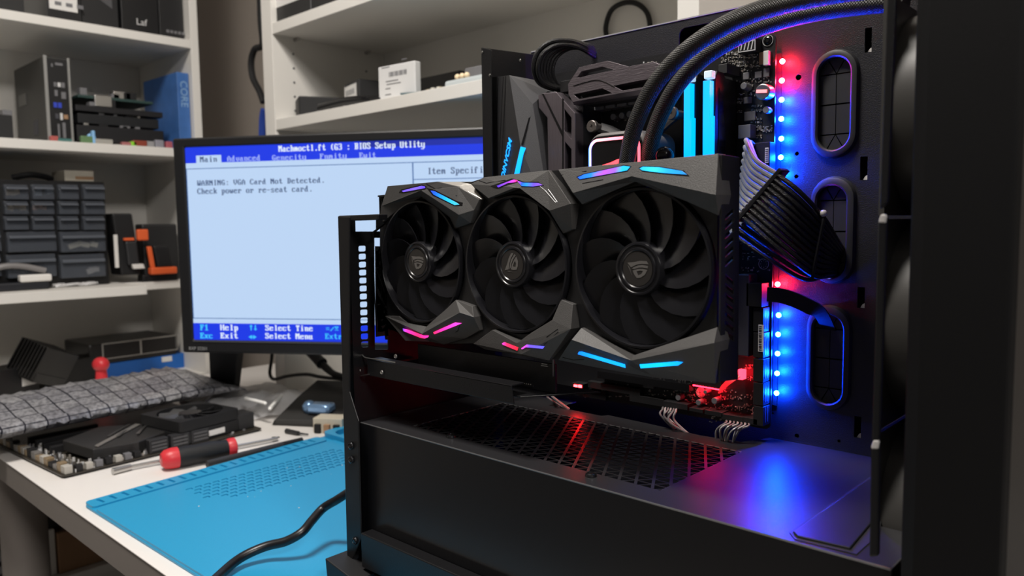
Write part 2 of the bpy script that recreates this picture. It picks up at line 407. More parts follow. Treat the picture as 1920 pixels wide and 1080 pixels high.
def grille_bar(p, d, wd, z1):
    """one slanted bar of the triangular lattice, trimmed to the opening"""
    t0, t1 = -90.0, 90.0
    for o_, v_, lo, hi in ((p[0], d[0], GX0 - .0006, GX1 + .0006), (p[1], d[1], GY0 - .0006, GY1 + .0006)):
        if abs(v_) < 1e-9:
            if not lo < o_ < hi: return
            continue
        a_, b_ = (lo - o_) / v_, (hi - o_) / v_; t0 = max(t0, min(a_, b_)); t1 = min(t1, max(a_, b_))
    if t1 - t0 < .002: return
    c_ = (p[0] + d[0] * (t0 + t1) / 2, p[1] + d[1] * (t0 + t1) / 2)
    mb.obox((c_[0], c_[1], z1 - .00025), ((t1 - t0) * math.hypot(*d), wd, .0005), Matrix.Rotation(math.atan2(d[1], d[0]), 3, 'Z'))
for i in range(-16, 26): grille_bar((-0.4457 + .0133 * i, .5388), (.0052, -.0091), .0021, ZS)
for j in range(1, 13): grille_bar((GX0, .5388 - .0091 * j), (1, 0), .0008, ZS - .00004)
for i in range(-16, 36): grille_bar((-0.4457 + .0133 * i, .5388), (.0081, .0091), .0008, ZS - .00002)
mb.build('shroud_grille', shroud_top_black, case)
for q in ((846, 819), (1108, 892)): screw(case, W(q[0], q[1], 'z', ZS + .0003), 0.0042, (0, 0, 1), m=screw_black)
c1 = WL([(1634, 892), (1480, 999), (1490, 1012), (1606, 1040), (1650, 1000), (1660, 900)], 'z', ZS + .0002)
mb = MB(); mb.prism(c1, (0, 0, .0003)); gk = mb.build('cover_gap_shade', rubber, case)  # dark sheet painting the shaded groove and cut-out around the cover
c2 = WL([(1640, 893), (1487, 1000), (1495, 1008), (1594, 1031), (1632, 985), (1660, 900)], 'z', ZS + .0006)
mb = MB(); mb.prism(c2, (0, 0, .0012)); mb.build('access_cover', shroud_top_black, case, bevel=0.0007)
# --- front wall of the chassis, three intake fans and the front panel
for (y0, y1, xl0, xr0, xl1, xr1) in ((-90, 392, 1666, 1682, 1649, 1663), (402, 828, 1646, 1662, 1633, 1648), (826, 1046, 1632, 1648, 1629, 1646)):
    mb = MB(); p = []
    first = y0 < 0
    pts = [(xl0, y0 + (0 if first else 14)), ((xl0 + 4), y0), (xr0 - 2, y0), (xr0, y0 + 6), (xr1, y1 - (12 if first else 2)), (xl1, y1)]
    mb.prism(WL(pts, 'y', 0.392), (0.0, 0.004, 0)); st_ = mb.build('front_strut', case_black, case, bevel=0.0012, seg=3)
    if not first:
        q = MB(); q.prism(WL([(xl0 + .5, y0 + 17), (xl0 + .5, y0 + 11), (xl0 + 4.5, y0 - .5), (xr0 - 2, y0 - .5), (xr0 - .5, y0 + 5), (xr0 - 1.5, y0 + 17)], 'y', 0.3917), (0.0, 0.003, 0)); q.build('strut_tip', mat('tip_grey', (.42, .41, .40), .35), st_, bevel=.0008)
mb = MB(); mb.prism([(-0.1120, 0.391, -0.318), (-0.1050, 0.386, -0.318), (-0.0705, 0.388, -0.318), (-0.0685, 0.392, -0.318), (-0.0685, 0.620, -0.318), (-0.1120, 0.620, -0.318)], (0, 0, 0.60))
mb.build('front_panel', panel_black, case, bevel=0.0015)
mb = MB(); mb.box(-0.1205, -0.1190, 0.455, 0.612, -0.305, 0.25); mb.build('front_wall', case_black, case)
def intake_fan(zc, yc, label):
    t = thing('intake_fan', label, 'fan', (-0.134, yc, zc - .06), 'front intake fans')
    mb = MB()
    for x in (-0.1475, -0.1245):
        mb.plate([(x, yc - .06, zc - .06), (x, yc + .06, zc - .06), (x, yc + .06, zc + .06), (x, yc - .06, zc + .06)], [circle((x, yc, zc), .0565, (0, 1, 0), (0, 0, 1), 40)], (0.003, 0, 0))
    mb.lathe([(.0585, -.0130), (.0585, .0130), (.0568, .0130), (.0568, -.0130)], (-0.1345, yc, zc), (1, 0, 0), 40, closed=True)
    for an in (45, 135, 225, 315):
        d = V((0, math.cos(math.radians(an)), math.sin(math.radians(an)))); mb.cyl(V((-.1475, yc, zc)) + d * .01, V((-.1475, yc, zc)) + d * .058, .0018, n=6)
    mb.build('fan_frame', mat('fan_frame_grey', (.045, .043, .040), .45), t, smooth=True)
    mb = MB(); mb.cyl((-0.146, yc, zc), (-0.126, yc, zc), .019, n=28); hub = mb.build('hub', matt_black, t, smooth=True)
    for k in range(9):
        mb = MB(); vs = []
        for r, a0, wd in ((.018, 0, .42), (.038, .10, .40), (.055, .25, .36)):
            for s_ in (0, 1):
                an = 2 * math.pi * k / 9 + a0 + s_ * wd * 1.25; vs.append((-0.142 + s_ * .014, yc + r * math.cos(an), zc + r * math.sin(an)))
        vs += [V(q) + V((.0012, 0, 0)) for q in vs]
        mb.add(vs, [(0, 1, 3, 2), (2, 3, 5, 4), (6, 8, 9, 7), (8, 10, 11, 9), (0, 6, 7, 1), (4, 5, 11, 10), (0, 2, 8, 6), (2, 4, 10, 8), (1, 7, 9, 3), (3, 9, 11, 5)])
        mb.build('blade', fan_black, t, smooth=True)
for zc, lb in ((0.0615, 'black case fan behind the front panel, topmost of three'), (-0.0605, 'black case fan behind the front panel, middle of three'), (-0.1825, 'black case fan behind the front panel, lowest of three')):
    intake_fan(zc, 0.517, lb)
# ================================================================ MOTHERBOARD
YB = 0.575
def F(px, py, y): return W(px, py, 'y', y)
def bx(mb, x0, x1, y0, y1, h1, h0=0.0, slope=0.0):
    """block standing on the board; its front face fills the given pixel box at height h1"""
    cx = (x0 + x1) / 2; cy = (y0 + y1) / 2
    l = F(x0, cy, YB - h1); r = F(x1, cy, YB - h1); t = F(cx, y0, YB - h1); b = F(cx, y1, YB - h1)
    mb.box(l.x, r.x, YB - h1, YB - h0, b.z, t.z); return mb
def disc(mb, x, y, rpx, h1, h0=0.0, n=20):
    c = F(x, y, YB - h1); r = rpx * -(ROT.transposed() @ c).z / FPX
    mb.cyl(c, (c.x, YB - h0, c.z), r, n=n); return mb
board = thing('motherboard', 'black full-size motherboard mounted upright on the case tray with grey heatsinks', 'motherboard', (-0.385, YB, -0.17))
xr = F(1450, 400, YB).x; zt = F(1455, 62, YB).z; zb = F(1443, 806, YB).z
XM0 = -0.508
mb = MB()
mb.plate([V((p.x, YB, p.z)) for p in rrect(XM0, xr, zb, zt, 0.005, YB)], [], (0, 0.0016, 0))
mb.build('circuit_board', pcb, board)
# rear connector armour with a lit line and slanted lettering
mb = MB()
vs = [F(921, 145, .538), F(926, 420, .538), F(955, 141, .523), F(976, 274, .522), F(999, 195, .530), F(1011, 153, .556), F(1027, 171, .556), F(1034, 420, .533), F(944, 420, .524)]
mb.facets(vs, [(0, 2, 3, 8, 1), (2, 4, 3), (2, 5, 6, 4), (3, 4, 7, 8), (4, 6, 7)], YB)
mb.m = [1 if i in (0,) else 0 for i in range(len(mb.m))]
cover = mb.build('connector_armour', [armour, armour_dark], board)
mb = MB(); mb.prism([F(976, 275, .5215), F(983, 277, .5222), F(951, 420, .5225), F(943, 420, .5225)], (0, .002, 0))
mb.build('light_bar', ramp_glow('armour_light_bar', [(0, (0, .2, 1)), (1, (0, .35, 1))], 2.2, 2), cover)
mb = MB(); mb.prism([F(998, 200, .5302), F(999, 207, .5302), F(981, 272, .523), F(978, 271, .5225)], (0, -.0006, 0)); mb.build('groove', gloss_black, cover)
o_ = F(944, 352, .5298); x_ = F(966, 242, .5250) - o_; y_ = F(930, 343, .5335) - o_
mb = MB(); word(mb, 'MOINVCSM', 0.0088, frame(o_, x_, y_) @ Matrix.Translation((0, 0, 0.0012)), 0.0002, 0.25, 0.00012)
mb.build('lettering', glow('armour_lettering_cyan', (0.0, 0.28, 1.0), 2.2), cover)
for (a, b) in (((934, 146), (930, 260)), ((944, 144), (936, 300)), ((949, 143), (941, 300))):
    mb = MB(); p, q = F(*a, .532 if a[0] < 940 else .526), F(*b, .534 if a[0] < 940 else .5285)
    mb.prism([p + V((0, -.0006, 0)), p + V((.0004, -.0006, 0)), q + V((.0004, -.0006, 0)), q + V((0, -.0006, 0))], (0, .0004, 0)); mb.build('groove', gloss_black, cover)
# heatsink beside the armour
YV = 0.536
mb = MB()
mb.plate(WL([(1009, 179), (1018.5, 174.5), (1042.6, 172), (1078, 211.5), (1078.5, 340), (1028, 340), (1026, 221), (1010, 202)], 'y', YV),
         [WL([(1058, 205), (1071, 221), (1071, 260.5), (1058, 246)], 'y', YV), WL([(1059, 266), (1071, 280), (1071, 330), (1059, 330)], 'y', YV)], (0, .012, 0))
hs1 = mb.build('side_heatsink', sink_vert, board, bevel=0.0006)
mb = MB(); mb.prism(WL([(1054, 184), (1056.5, 186), (1056.5, 340), (1054, 340)], 'y', YV - .0003), (0, .0006, 0)); mb.build('groove', gloss_black, hs1)
mb = MB(); mb.prism(WL([(1016, 176), (1019, 175.5), (1055, 248), (1055, 258)], 'y', YV - .0003), (0, .0006, 0)); mb.build('groove', gloss_black, hs1)
mb = MB(); mb.box(F(1018, 300, YV).x, F(1078, 300, YV).x, YV + .012, YB, -.06, F(1050, 185, YV).z); mb.build('heatsink_base', armour_dark, hs1)
# heatsink along the top edge
vs_out = [(1086, 126), (1139, 114), (1178, 125), (1224.5, 115.5), (1243.7, 124.5), (1243, 137), (1219, 165), (1074, 191), (1066, 177), (1065, 158)]
mb = MB()
mb.plate(WL(vs_out, 'y', YV), [WL([(1082, 145), (1090, 134), (1129, 125), (1150, 131), (1086, 145.5)], 'y', YV), WL([(1150, 161), (1227, 145.5), (1220, 161), (1167, 170)], 'y', YV), WL([(1075.6, 177), (1129, 165.5), (1148, 175), (1084.5, 186)], 'y', YV)], (0, .010, 0))
hs2 = mb.build('top_heatsink', sink_brushed, board, bevel=0.0007)
mb = MB(); mb.prism([F(1074, 191, YV), F(1219, 165, YV), F(1216, 176, YV + .004), F(1076, 197, YV + .004)], (0, .012, 0)); mb.build('heatsink_lip', sink_metal, hs2)
l_, r_ = F(1080, 150, YV).x, F(1235, 140, YV).x
mb = MB(); mb.box(l_, r_, YV + .014, YB, F(1150, 185, YV).z, F(1150, 128, YV).z); mb.build('heatsink_base', armour_dark, hs2)
mb = MB(); mb.tube([F(1075, 161, YV - .0002), F(1095, 155, YV - .0002), F(1118, 150, YV - .0002), F(1135, 154, YV - .0002), F(1152, 163, YV - .0002)], .00035, 6); mb.build('groove', gloss_black, hs2)
# power chokes
for i in range(4):
    x = 1113.5 + 21.3 * i; y = 192.5 - 3.7 * i
    mb = MB(); bx(mb, x, x + 18, y, y + 14, .012); mb.build('choke', chip, board, bevel=0.0006)
for y0, y1 in ((213.5, 232), (237, 255), (260.5, 278), (284, 301)):
    mb = MB(); bx(mb, 1089, 1102.5, y0, y1, .012); mb.build('choke', chip, board, bevel=0.0006)
for x, y, r, h in ((1149, 219, 6, .010), (1165, 216.5, 6, .010), (1179, 214, 6, .010), (1394, 161, 6.5, .010), (1436, 206, 6.5, .007), (1322, 735, 4, .008), (1314, 735, 9, .0004), (1271, 746, 5.5, .008), (1309, 755, 5.5, .008), (1339, 752, 6, .009)):
    mb = MB(); disc(mb, x, y, r, h); mb.build('capacitor', chip if h > .001 else silk, board, bevel=0.0004)
mb = MB(); disc(mb, 1429, 172, 15, .010, n=32); cp = mb.build('capacitor', steel, board, bevel=0.0008)
mb = MB(); c = F(1428, 171, YB - .0103); mb.obox(c, (.0085, .0004, .0024), Matrix.Rotation(.1, 3, 'Y')); mb.build('capacitor_mark', glow('red_reflection_glow', (1, .05, .06), 2.0, (.8, .8, .8)), cp)  # red glow on the mark paints a reflection
# corner screws
for x, y in ((1440, 76), (1432, 495), (1420, 770), (1314, 736)):
    mb = MB(); c = F(x, y, YB - .0003); mb.lathe([(.0042, 0), (.0042, .0004), (.0039, .0004), (.0039, 0)], c, (0, -1, 0), 28, closed=True); mb.build('screw_pad_ring', silk, board)
    if y < 100: screw(board, c, .0032)
    else:
        for k in range(8):
            q = MB(); q.ball(c + V((.0026 * math.cos(k * .785), 0, .0026 * math.sin(k * .785))), .00038, 6); q.build('solder_dot', solder, board)
# upper right components
def block(name, x0, x1, y0, y1, h, m, h0=0.0, parent=None, bev=.0003):
    q = MB(); bx(q, x0, x1, y0, y1, h, h0); return q.build(name, m, parent or board, bevel=bev)
STRIP_X = 1434
cn = block('pin_socket', 1384, 1417, 73, 98, .010, matt_black)
for k in range(4):
    q = MB(); a = F(1388 + 6.5 * k, 95 - k * .8, YB - .0102); b = F(1391.5 + 6.5 * k, 78 - k * .8, YB - .0102); q.prism([a, a + V((.0009, 0, 0)), b + V((.0009, 0, 0)), b], (0, -.0003, 0)); q.build('pin_mark', silk, cn)
q = MB(); q.plate(WL([(1384.5, 99), (1384.5, 82), (1416.5, 73.5), (1416.5, 94)], 'y', YB - .0102), [WL([(1386, 97), (1415, 92.5), (1415, 75.5), (1386, 83.5)], 'y', YB - .0102)], (0, -.0002, 0)); q.build('socket_rim', silk, cn)
block('fan_header', 1431, 1441, 95, 122, .005, white_plastic); block('resistor_pack', 1423, 1431, 98, 121, .002, card_brown)
block('chip', 1393, 1404, 136, 149, .002, chip); block('chip', 1415, 1428, 134, 146, .002, chip); block('chip', 1431, 1442, 128, 144, .002, chip)
block('chip', 1395, 1416, 209, 226, .002, chip); block('inductor', 1384, 1407, 234, 259, .010, chip); block('chip', 1394, 1408, 182, 194, .002, chip)
block('memory_latch', 1347, 1363, 120, 138, .022, rubber)
lb = block('barcode_label', 1434, 1441, 277, 306, .0105, paper, .010)
for k in range(7): block('barcode_bar', 1435, 1440, 279 + 3.7 * k, 280.6 + 3.7 * k, .0107, ink, .0105, lb, 0)
block('power_socket', 1392, 1442, 268, 470, .010, matt_black)
# memory sockets
for x in (1276, 1294, 1312, 1330):
    q = MB(); a = F(x + 8, 200, YB - .010); q.box(a.x - .003, a.x + .003, YB - .010, YB, -.035, F(1340, 132, YB - .01).z); q.build('memory_socket', matt_black, board)
# right edge: drive sockets with a barcode sticker
prev = None
for y0, y1 in ((577, 622), (624, 671), (673, 716), (718, 760), (762, 798)):
    b_ = block('drive_socket', 1412, 1431, y0, y1, .012, matt_black)
    for yy in (.004, .008):
        q = MB(); p_ = F(1431, y0 + 4, YB - .012); p2 = F(1431, y1 - 4, YB - .012); q.box(p_.x, p_.x + .0003, YB - yy - .001, YB - yy, p2.z, p_.z); q.build('socket_slit', chip, b_)
st = block('barcode_sticker', 1421.5, 1432, 609, 660, .0125, paper, .012)
for k in range(14): block('barcode_bar', 1422.6, 1427.8, 611 + 3.4 * k, 612.2 + 3.4 * k + (k % 3) * .6, .0127, ink, .0125, st, 0)
block('chipset_heatsink', 1379, 1404, 514, 668, .014, mat('blue_lit_metal', (.10, .10, .13), .35, .6), bev=.0008)  # blue light falling on the plate is put into its colour
q = block('cable_header', 1399, 1428, 531, 575, .014, matt_black)
# lower edge
block('expansion_slot', 1120, 1292, 708, 722, .010, gloss_black); block('expansion_slot', 1102, 1200, 722, 735, .006, matt_black)
block('chip', 1207, 1225, 708, 728, .002, chip); block('audio_cover', 1093, 1136, 731, 748, .003, gloss_black)
block('pin_header', 1180, 1244, 744, 758, .006, matt_black)
q = block('drive_heatsink', 1298, 1352, 690, 727, .008, mat('anodised_black', (.03, .03, .03), .3, .5))
mb = MB(); mb.prism([F(1299, 721, YB - .0085), F(1351, 730, YB - .0085), F(1351, 732.5, YB - .0085), F(1299, 723.5, YB - .0085)], (0, .008, 0)); mb.build('red_lit_edge', glow('red_edge_glow', (1.0, .008, .02), 20.0), q)  # added glow for the red-lit heatsink edge and its reflection on the cover
q = block('status_lamp_pair', 1072, 1093, 719, 738, .010, matt_black)
for x, y, r in ((1078.5, 724, 4), (1086.5, 724.5, 4), (1077.5, 731, 4.5), (1086.5, 732, 4.5)):
    m_ = MB(); bx(m_, x - 3.2, x + 3.2, y - 2.5, y + 2.6, .0110, .0095); m_.build('status_lamp', glow('red_status_lamp', (1.0, .010, .012), 60.0), q, bevel=.0004)
for x0, x1, y0, y1, s in ((1381, 1392, 694, 712, 6.0), (1386, 1399, 655, 667, 5.0)):
    block('accent_lamp', x0, x1, y0, y1, .011, glow('red_accent_lamp', (1.0, .010, .02), 16.0), .004)
m_ = MB(); m_.tube([F(1352, 730, YB - .009), F(1366, 716, YB - .016), F(1384, 703, YB - .012)], .0042, 8, flat=.35); m_.build('red_lit_bend', glow('red_ribbon', (.9, .01, .02), 1.2), board, smooth=True)  # added glow carrying the red-lit edge on towards the accent lamp
hd = []
for x0, x1, y0, y1 in ((1243, 1289, 755, 766), (1292, 1318, 766, 773), (1321, 1355, 771, 780), (1352, 1394, 779, 790), (1392, 1420, 784, 796)):
    hd.append(block('front_header', x0, x1, y0, y1, .012, matt_black))
# tiny soldered parts, uncountable
mb = MB()
REG = [(1352, 1388, 96, 132, 90), (1380, 1424, 88, 134, 130), (1380, 1446, 125, 180, 60), (1382, 1392, 150, 240, 30), (1408, 1428, 190, 262, 90), (1420, 1448, 215, 268, 45), (1205, 1262, 112, 126, 22),
       (1388, 1446, 446, 528, 90), (1202, 1300, 706, 752, 110), (1270, 1330, 730, 765, 70), (1330, 1440, 735, 792, 190), (1398, 1412, 680, 735, 40), (1096, 1180, 722, 745, 50), (1092, 1104, 200, 214, 20), (1150, 1190, 226, 246, 16)]
for x0, x1, y0, y1, n in REG:
    rows = [random.uniform(y0, y1) for _ in range(max(3, n // 9))]
    for k in range(n):
        x = random.uniform(x0, x1); y = random.choice(rows) + random.choice((0, 0, random.uniform(-3, 3)))
        mb.set(random.choice((0, 0, 0, 1, 2))); s = random.uniform(.35, .95); v = random.random() < .5
        sx, sy = (s, s * 1.9) if v else (s * 1.9, s); bx(mb, x - sx, x + sx, y - sy, y + sy, .0009)
o = mb.build('soldered_parts', [solder, silk, chip], board); o['kind'] = 'stuff'

# ================================================================ LAMP STRIP
strip = thing('lamp_strip', 'thin lamp strip of red and blue diodes along the motherboard edge', 'lamp strip', (-0.262, .582, -.12))
q = MB(); a = F(1461, 100, .583); b = F(1452, 760, .583); q.prism([V((a.x - .002, .5835, a.z)), V((a.x + .0015, .5835, a.z)), V((b.x + .0015, .5835, b.z)), V((b.x - .002, .5835, b.z))], (0, .0012, 0)); q.build('flexible_strip', matt_black, strip)
red_d = glow('red_diode', (1.0, .010, .02), 800.0); blue_d = glow('blue_diode', (.0014, .045, 1.0), 1500.0)
for x, y, m_ in ((1466, 115, red_d), (1465, 151, red_d), (1464.5, 187, blue_d), (1464, 223, blue_d), (1464, 260, blue_d), (1463, 295, blue_d), (1463, 326, blue_d), (1457, 533, red_d), (1459, 591, blue_d), (1458, 627, blue_d), (1457, 663, blue_d), (1456, 700, blue_d), (1455, 737, blue_d)):
    q = MB(); q.ball(F(x + 1, y, .5795), .0020, 16); q.build('diode', m_, strip, smooth=True)

# ================================================================ LIQUID COOLER (pump block and two hoses)
YP = 0.512
pump = thing('liquid_cooler', 'liquid processor cooler, square pump with glowing rim and two braided hoses', 'processor cooler', (-.40, .52, -.01))
px0 = F(1099, 300, YP).x; px1 = F(1207, 290, YP).x; pz1 = F(1165, 244, YP).z; pw = px1 - px0; pz0 = pz1 - pw * 1.02
q = MB(); q.prism(rrect(px0, px1, pz0, pz1, .012, YP + .003), (0, .045, 0)); q.build('pump_housing', mat('pump_grey', (.20, .19, .19), .4, .2), pump, bevel=.0025, smooth=True)
q = MB(); q.prism(rrect(px0 + .0030, px1 - .0030, pz0 + .003, pz1 - .003, .009, YP), (0, .01, 0)); q.build('pump_face', gloss_black, pump, bevel=.0006)
q = MB(); rp = rrect(px0 + .0042, px1 - .0042, pz0 + .0042, pz1 - .0060, .008, YP - .0002, 8); q.tube(rp + [rp[0]], .00115, 8, sub=0)
q.build('light_rim', ramp_glow('pump_rim_lamp', [(0, (0.0, .18, 1)), (.06, (.35, .25, 1)), (.14, (1, .25, .30)), (1, (1, .06, .09))], 4.5, 0), pump)
def eye_logo(q, c, s, a, b, th):
    c = V(c); a = V(a); b = V(b); n = a.cross(b).normalized() * th
    P = lambda pts: [c + a * (x * s) + b * (y * s) for x, y in pts]
    q.prism(P([(-1, .38), (-.62, .05), (-.1, .33), (.35, .45), (1.0, .50), (.8, .72), (.2, .68), (-.3, .52)]), n)
    q.prism(P([(-.55, -.02), (-.3, -.06), (.1, .12), (.5, .18), (.98, .16), (.97, .36), (.4, .36), (0, .27)]), n)
    q.plate(P([(-.42, -.18), (.05, .0), (.5, .06), (.95, .04), (.75, -.38), (.38, -.66), (.02, -.74), (-.25, -.48)]), [P([(-.05, -.2), (.28, -.1), (.55, -.1), (.42, -.36), (.12, -.5)])], n)
    q.prism(P([(-.95, .2), (-.72, -.06), (-.5, -.55), (-.62, -.3)]), n)
q = MB(); eye_logo(q, ((px0 + px1) / 2 + .001, YP - .0002, (pz0 + pz1) / 2 - .0025), .0125, (1, 0, 0), (0, 0, 1), .0003); q.build('emblem', glow('red_emblem', (1, .03, .04), 6.0), pump)
for x, y in ((1109, 237), (1258, 212)):
    c = F(x, y, .530); q = MB(); q.lathe([(0, -.0004), (.0012, -.0004), (.0016, .0006), (.0046, .0006), (.0052, 0), (.0052, -.003), (.003, -.004), (.003, -.03)], c, (0, -1, 0), 24); q.build('thumb_screw', mat('thumb_screw_grey', (.22, .20, .19), .35, .8), pump, smooth=True)
    q = MB(); d = 1 if x < 1200 else -1; q.tube([c + V((0, .012, 0)), c + V((.010 * d, .016, -.004)), c + V((.022 * d, .018, -.012)), c + V((.03 * d, .02, -.022))], .0055, 8, flat=.5); q.build('mounting_arm', armour_dark, pump, smooth=True)
H1 = [(1172, 330, .505), (1176, 300, .503), (1184, 258, .500), (1200, 212, .496), (1226, 161, .492), (1268, 112, .488), (1326, 67, .484), (1396, 30, .480), (1480, 4, .476), (1580, -16, .472), (1690, -30, .468)]
H2 = [(1210, 330, .520), (1214, 300, .519), (1224, 256, .517), (1243, 206, .514), (1276, 152, .510), (1322, 106, .507), (1384, 68, .504), (1452, 41, .502), (1530, 21, .500), (1600, 10, .498), (1700, 0, .496)]
braid = bpy.data.materials.new('braided_hose'); braid.use_nodes = True
nt = braid.node_tree; bs = nt.nodes['Principled BSDF']; bs.inputs['Base Color'].default_value = (.03, .03, .032, 1); bs.inputs['Roughness'].default_value = .38
uvn = nt.nodes.new('ShaderNodeUVMap'); ck = nt.nodes.new('ShaderNodeTexVoronoi'); ck.inputs['Scale'].default_value = 1.0; ck.inputs['Randomness'].default_value = 0.15
bp = nt.nodes.new('ShaderNodeBump'); bp.inputs['Strength'].default_value = 1.0; bp.inputs['Distance'].default_value = .0007; bp.invert = True
nt.links.new(uvn.outputs[0], ck.inputs['Vector']); nt.links.new(ck.outputs['Distance'], bp.inputs['Height']); nt.links.new(bp.outputs[0], bs.inputs['Normal'])
mx = nt.nodes.new('ShaderNodeMix'); mx.data_type = 'RGBA'; mx.inputs[6].default_value = (.055, .053, .05, 1); mx.inputs[7].default_value = (.004, .004, .0045, 1)
nt.links.new(ck.outputs['Distance'], mx.inputs[0]); nt.links.new(mx.outputs[2], bs.inputs['Base Color'])
def hose(pts, r, parent):
    n = 24; q = MB(); P = smooth_path([F(*p) for p in pts], 8); q.tube(P, r, n, sub=0)
    L = [0.0]
    for i in range(1, len(P)): L.append(L[-1] + (P[i] - P[i - 1]).length)
    o = q.build('hose', braid, parent, smooth=True); me = o.data
    uv = me.uv_layers.new(name='UVMap')
    for p in me.polygons:
        ring = [me.loops[l].vertex_index for l in p.loop_indices]
        if len(ring) > 4: continue
        qs = [v % n for v in ring]; wrap = max(qs) - min(qs) > n / 2
        for l, v in zip(p.loop_indices, ring):
            a_ = v % n
            if wrap and a_ == 0: a_ = n
            u_ = a_ / n * 30; w_ = L[v // n] / .00125
            uv.data[l].uv = (u_ * .7 + w_ * .7, w_ * .7 - u_ * .7)
    return o
hose(H1, .0063, pump); hose(H2, .0063, pump)
c = F(1246, 292, .515); q = MB(); q.ball(c, .0072, 16); q.cyl(c, c + V((-.01, .012, -.012)), .0062); q.build('hose_elbow', gloss_black, pump, smooth=True)

# ================================================================ MEMORY MODULES
def memory(x, lab):
    t = thing('memory_module', lab, 'memory', (x, .556, -.028), 'memory modules')
    zt_ = F(1327, 131, .535).z
    q = MB(); prof = [(.540, -.028), (.540, zt_ - .006), (.543, zt_), (.552, zt_), (.556, zt_ - .004), (.574, zt_ - .004), (.574, -.028)]
    q.prism([(x - .0034, y, z) for y, z in prof], (.0068, 0, 0)); q.build('heat_spreader', mat('memory_black', (.02, .018, .02), .35, .3), t, bevel=.0006)
    q = MB(); q.prism([(x + .0034, .545, -.028), (x + .0034, .545, zt_ - .012), (x + .0034, .551, zt_ - .02), (x + .0034, .556, zt_ - .05), (x + .0034, .553, -.028)], (.0006, 0, 0)); q.build('relief_panel', gloss_black, t, bevel=.0003)
    q = MB(); q.prism([(x - .0030, .5335, -.028), (x + .0030, .5335, -.028), (x + .0034, .5335, zt_ - .034), (x + .0022, .5335, zt_ - .038), (x + .0022, .5335, zt_ - .008), (x - .0034, .5335, zt_ - .008), (x - .0034, .5335, zt_ - .03)], (0, .0065, 0))
    q.build('light_bar', glow('memory_cyan_lamp', (0.0, .30, 1.0), 2.2), t, bevel=.0005)
    q = MB(); q.box(x - .0034, x + .0034, .5345, .5405, zt_ - .0065, zt_ - .0005); q.build('end_cap', glow('memory_cap_lamp', (.55, .75, .9), .7, (.6, .6, .6)), t, bevel=.0008)
memory(F(1291, 220, .535).x, 'black memory module with cyan light bar, nearer the cooler hoses')
memory(F(1327, 220, .535).x, 'black memory module with cyan light bar, nearer the row of diodes')

# ================================================================ CABLES IN THE CASE
def lerp(a, b, t): return tuple(a[i] + (b[i] - a[i]) * t for i in range(len(a)))
pc = thing('power_cable', 'thick fan of braided power wires running from motherboard edge to the middle grommet', 'cable', F(1530, 520, .53))
for layer in range(2):
    for i in range(11):
        t = i / 10
        if layer == 0: s_, c_, t_, e_ = lerp((1399, 264), (1382, 392), t), lerp((1455, 325), (1388, 402), t), lerp((1541, 404), (1524, 516), t), lerp((1582, 470), (1570, 512), t)
        else: s_, c_, t_, e_ = lerp((1406, 268), (1376, 420), t), lerp((1448, 337), (1380, 442), t), lerp((1538, 420), (1505, 523), t), lerp((1580, 480), (1566, 516), t)
        dy = .007 * layer; jit = random.uniform(-2.5, 2.5)
        q = MB(); m1 = lerp(s_, c_, .5); bow = 10 * (1 - t) if layer == 0 else 6
        st_ = F(s_[0], s_[1], .545 + dy); 
        q.tube([F(s_[0] + 6, s_[1] + 3, .565), st_, F(m1[0] - bow, m1[1] + bow * .5, .526 + dy), F(c_[0], c_[1], .518 + dy)], .0017, 8)
        q.set(1); m2 = lerp(c_, t_, .5)
        q.tube([F(c_[0], c_[1], .518 + dy), F(m2[0] + jit, m2[1] - 6 + jit + (10 * t), .518 + dy), F(t_[0], t_[1], .534 + dy * .8), F(lerp(t_, e_, .6)[0], lerp(t_, e_, .6)[1], .560), F(e_[0], e_[1], .592)], .0017, 8)
        q.build('wire', [sleeve_grey, sleeve_black], pc, smooth=True)
q = MB(); a, b = F(1461, 319, .516), F(1386, 408, .516); d = (b - a).normalized(); up = V((0, 1, 0)); n_ = d.cross(up)
q.prism([a - d * .001 - n_ * .0016, b + d * .003 - n_ * .0016, b + d * .003 + n_ * .0016, a - d * .001 + n_ * .0016], (0, .014, 0)); q.build('cable_comb', matt_black, pc, bevel=.0006)
q = MB(); q.tube([F(1546, 398, .533), F(1543, 420, .5305), F(1533, 470, .5305), F(1522, 525, .5335)], .0013, 6); q.build('cable_tie', matt_black, pc, smooth=True)
q = MB(); q.ball(F(1544, 400, .531), .0025, 10); q.build('tie_head', white_plastic, pc, smooth=True)
# processor power loop
ep = thing('processor_power_cable', 'bundle of black braided wires looping over the upper left motherboard corner', 'cable', F(1060, 165, .55))
outer = [(1118, 100), (1100, 86), (1072, 77), (1040, 79), (1015, 98), (1007, 130), (1018, 158), (1046, 170)]
inner = [(1116, 128), (1100, 119), (1082, 114), (1064, 116), (1049, 127), (1045, 141), (1051, 153), (1062, 160)]
ydep = [.592, .580, .562, .548, .540, .540, .548, .562]
for k in range(6):
    for lay in range(2):
        t = .04 + .22 * lay; sp_ = -.006 + .0040 * k; q = MB(); q.tube([F(*lerp(o_, i_, t), y - .004) + V((0, sp_ * (.25 if y > .585 else 1), .0006 * (k % 2))) for o_, i_, y in zip(outer, inner, ydep)], .0020, 8); q.build('wire', sleeve_black, ep, smooth=True)
q = MB(); bx(q, 1050, 1078, 150, 172, .030, .004); q.build('plug', matt_black, ep, bevel=.0006)
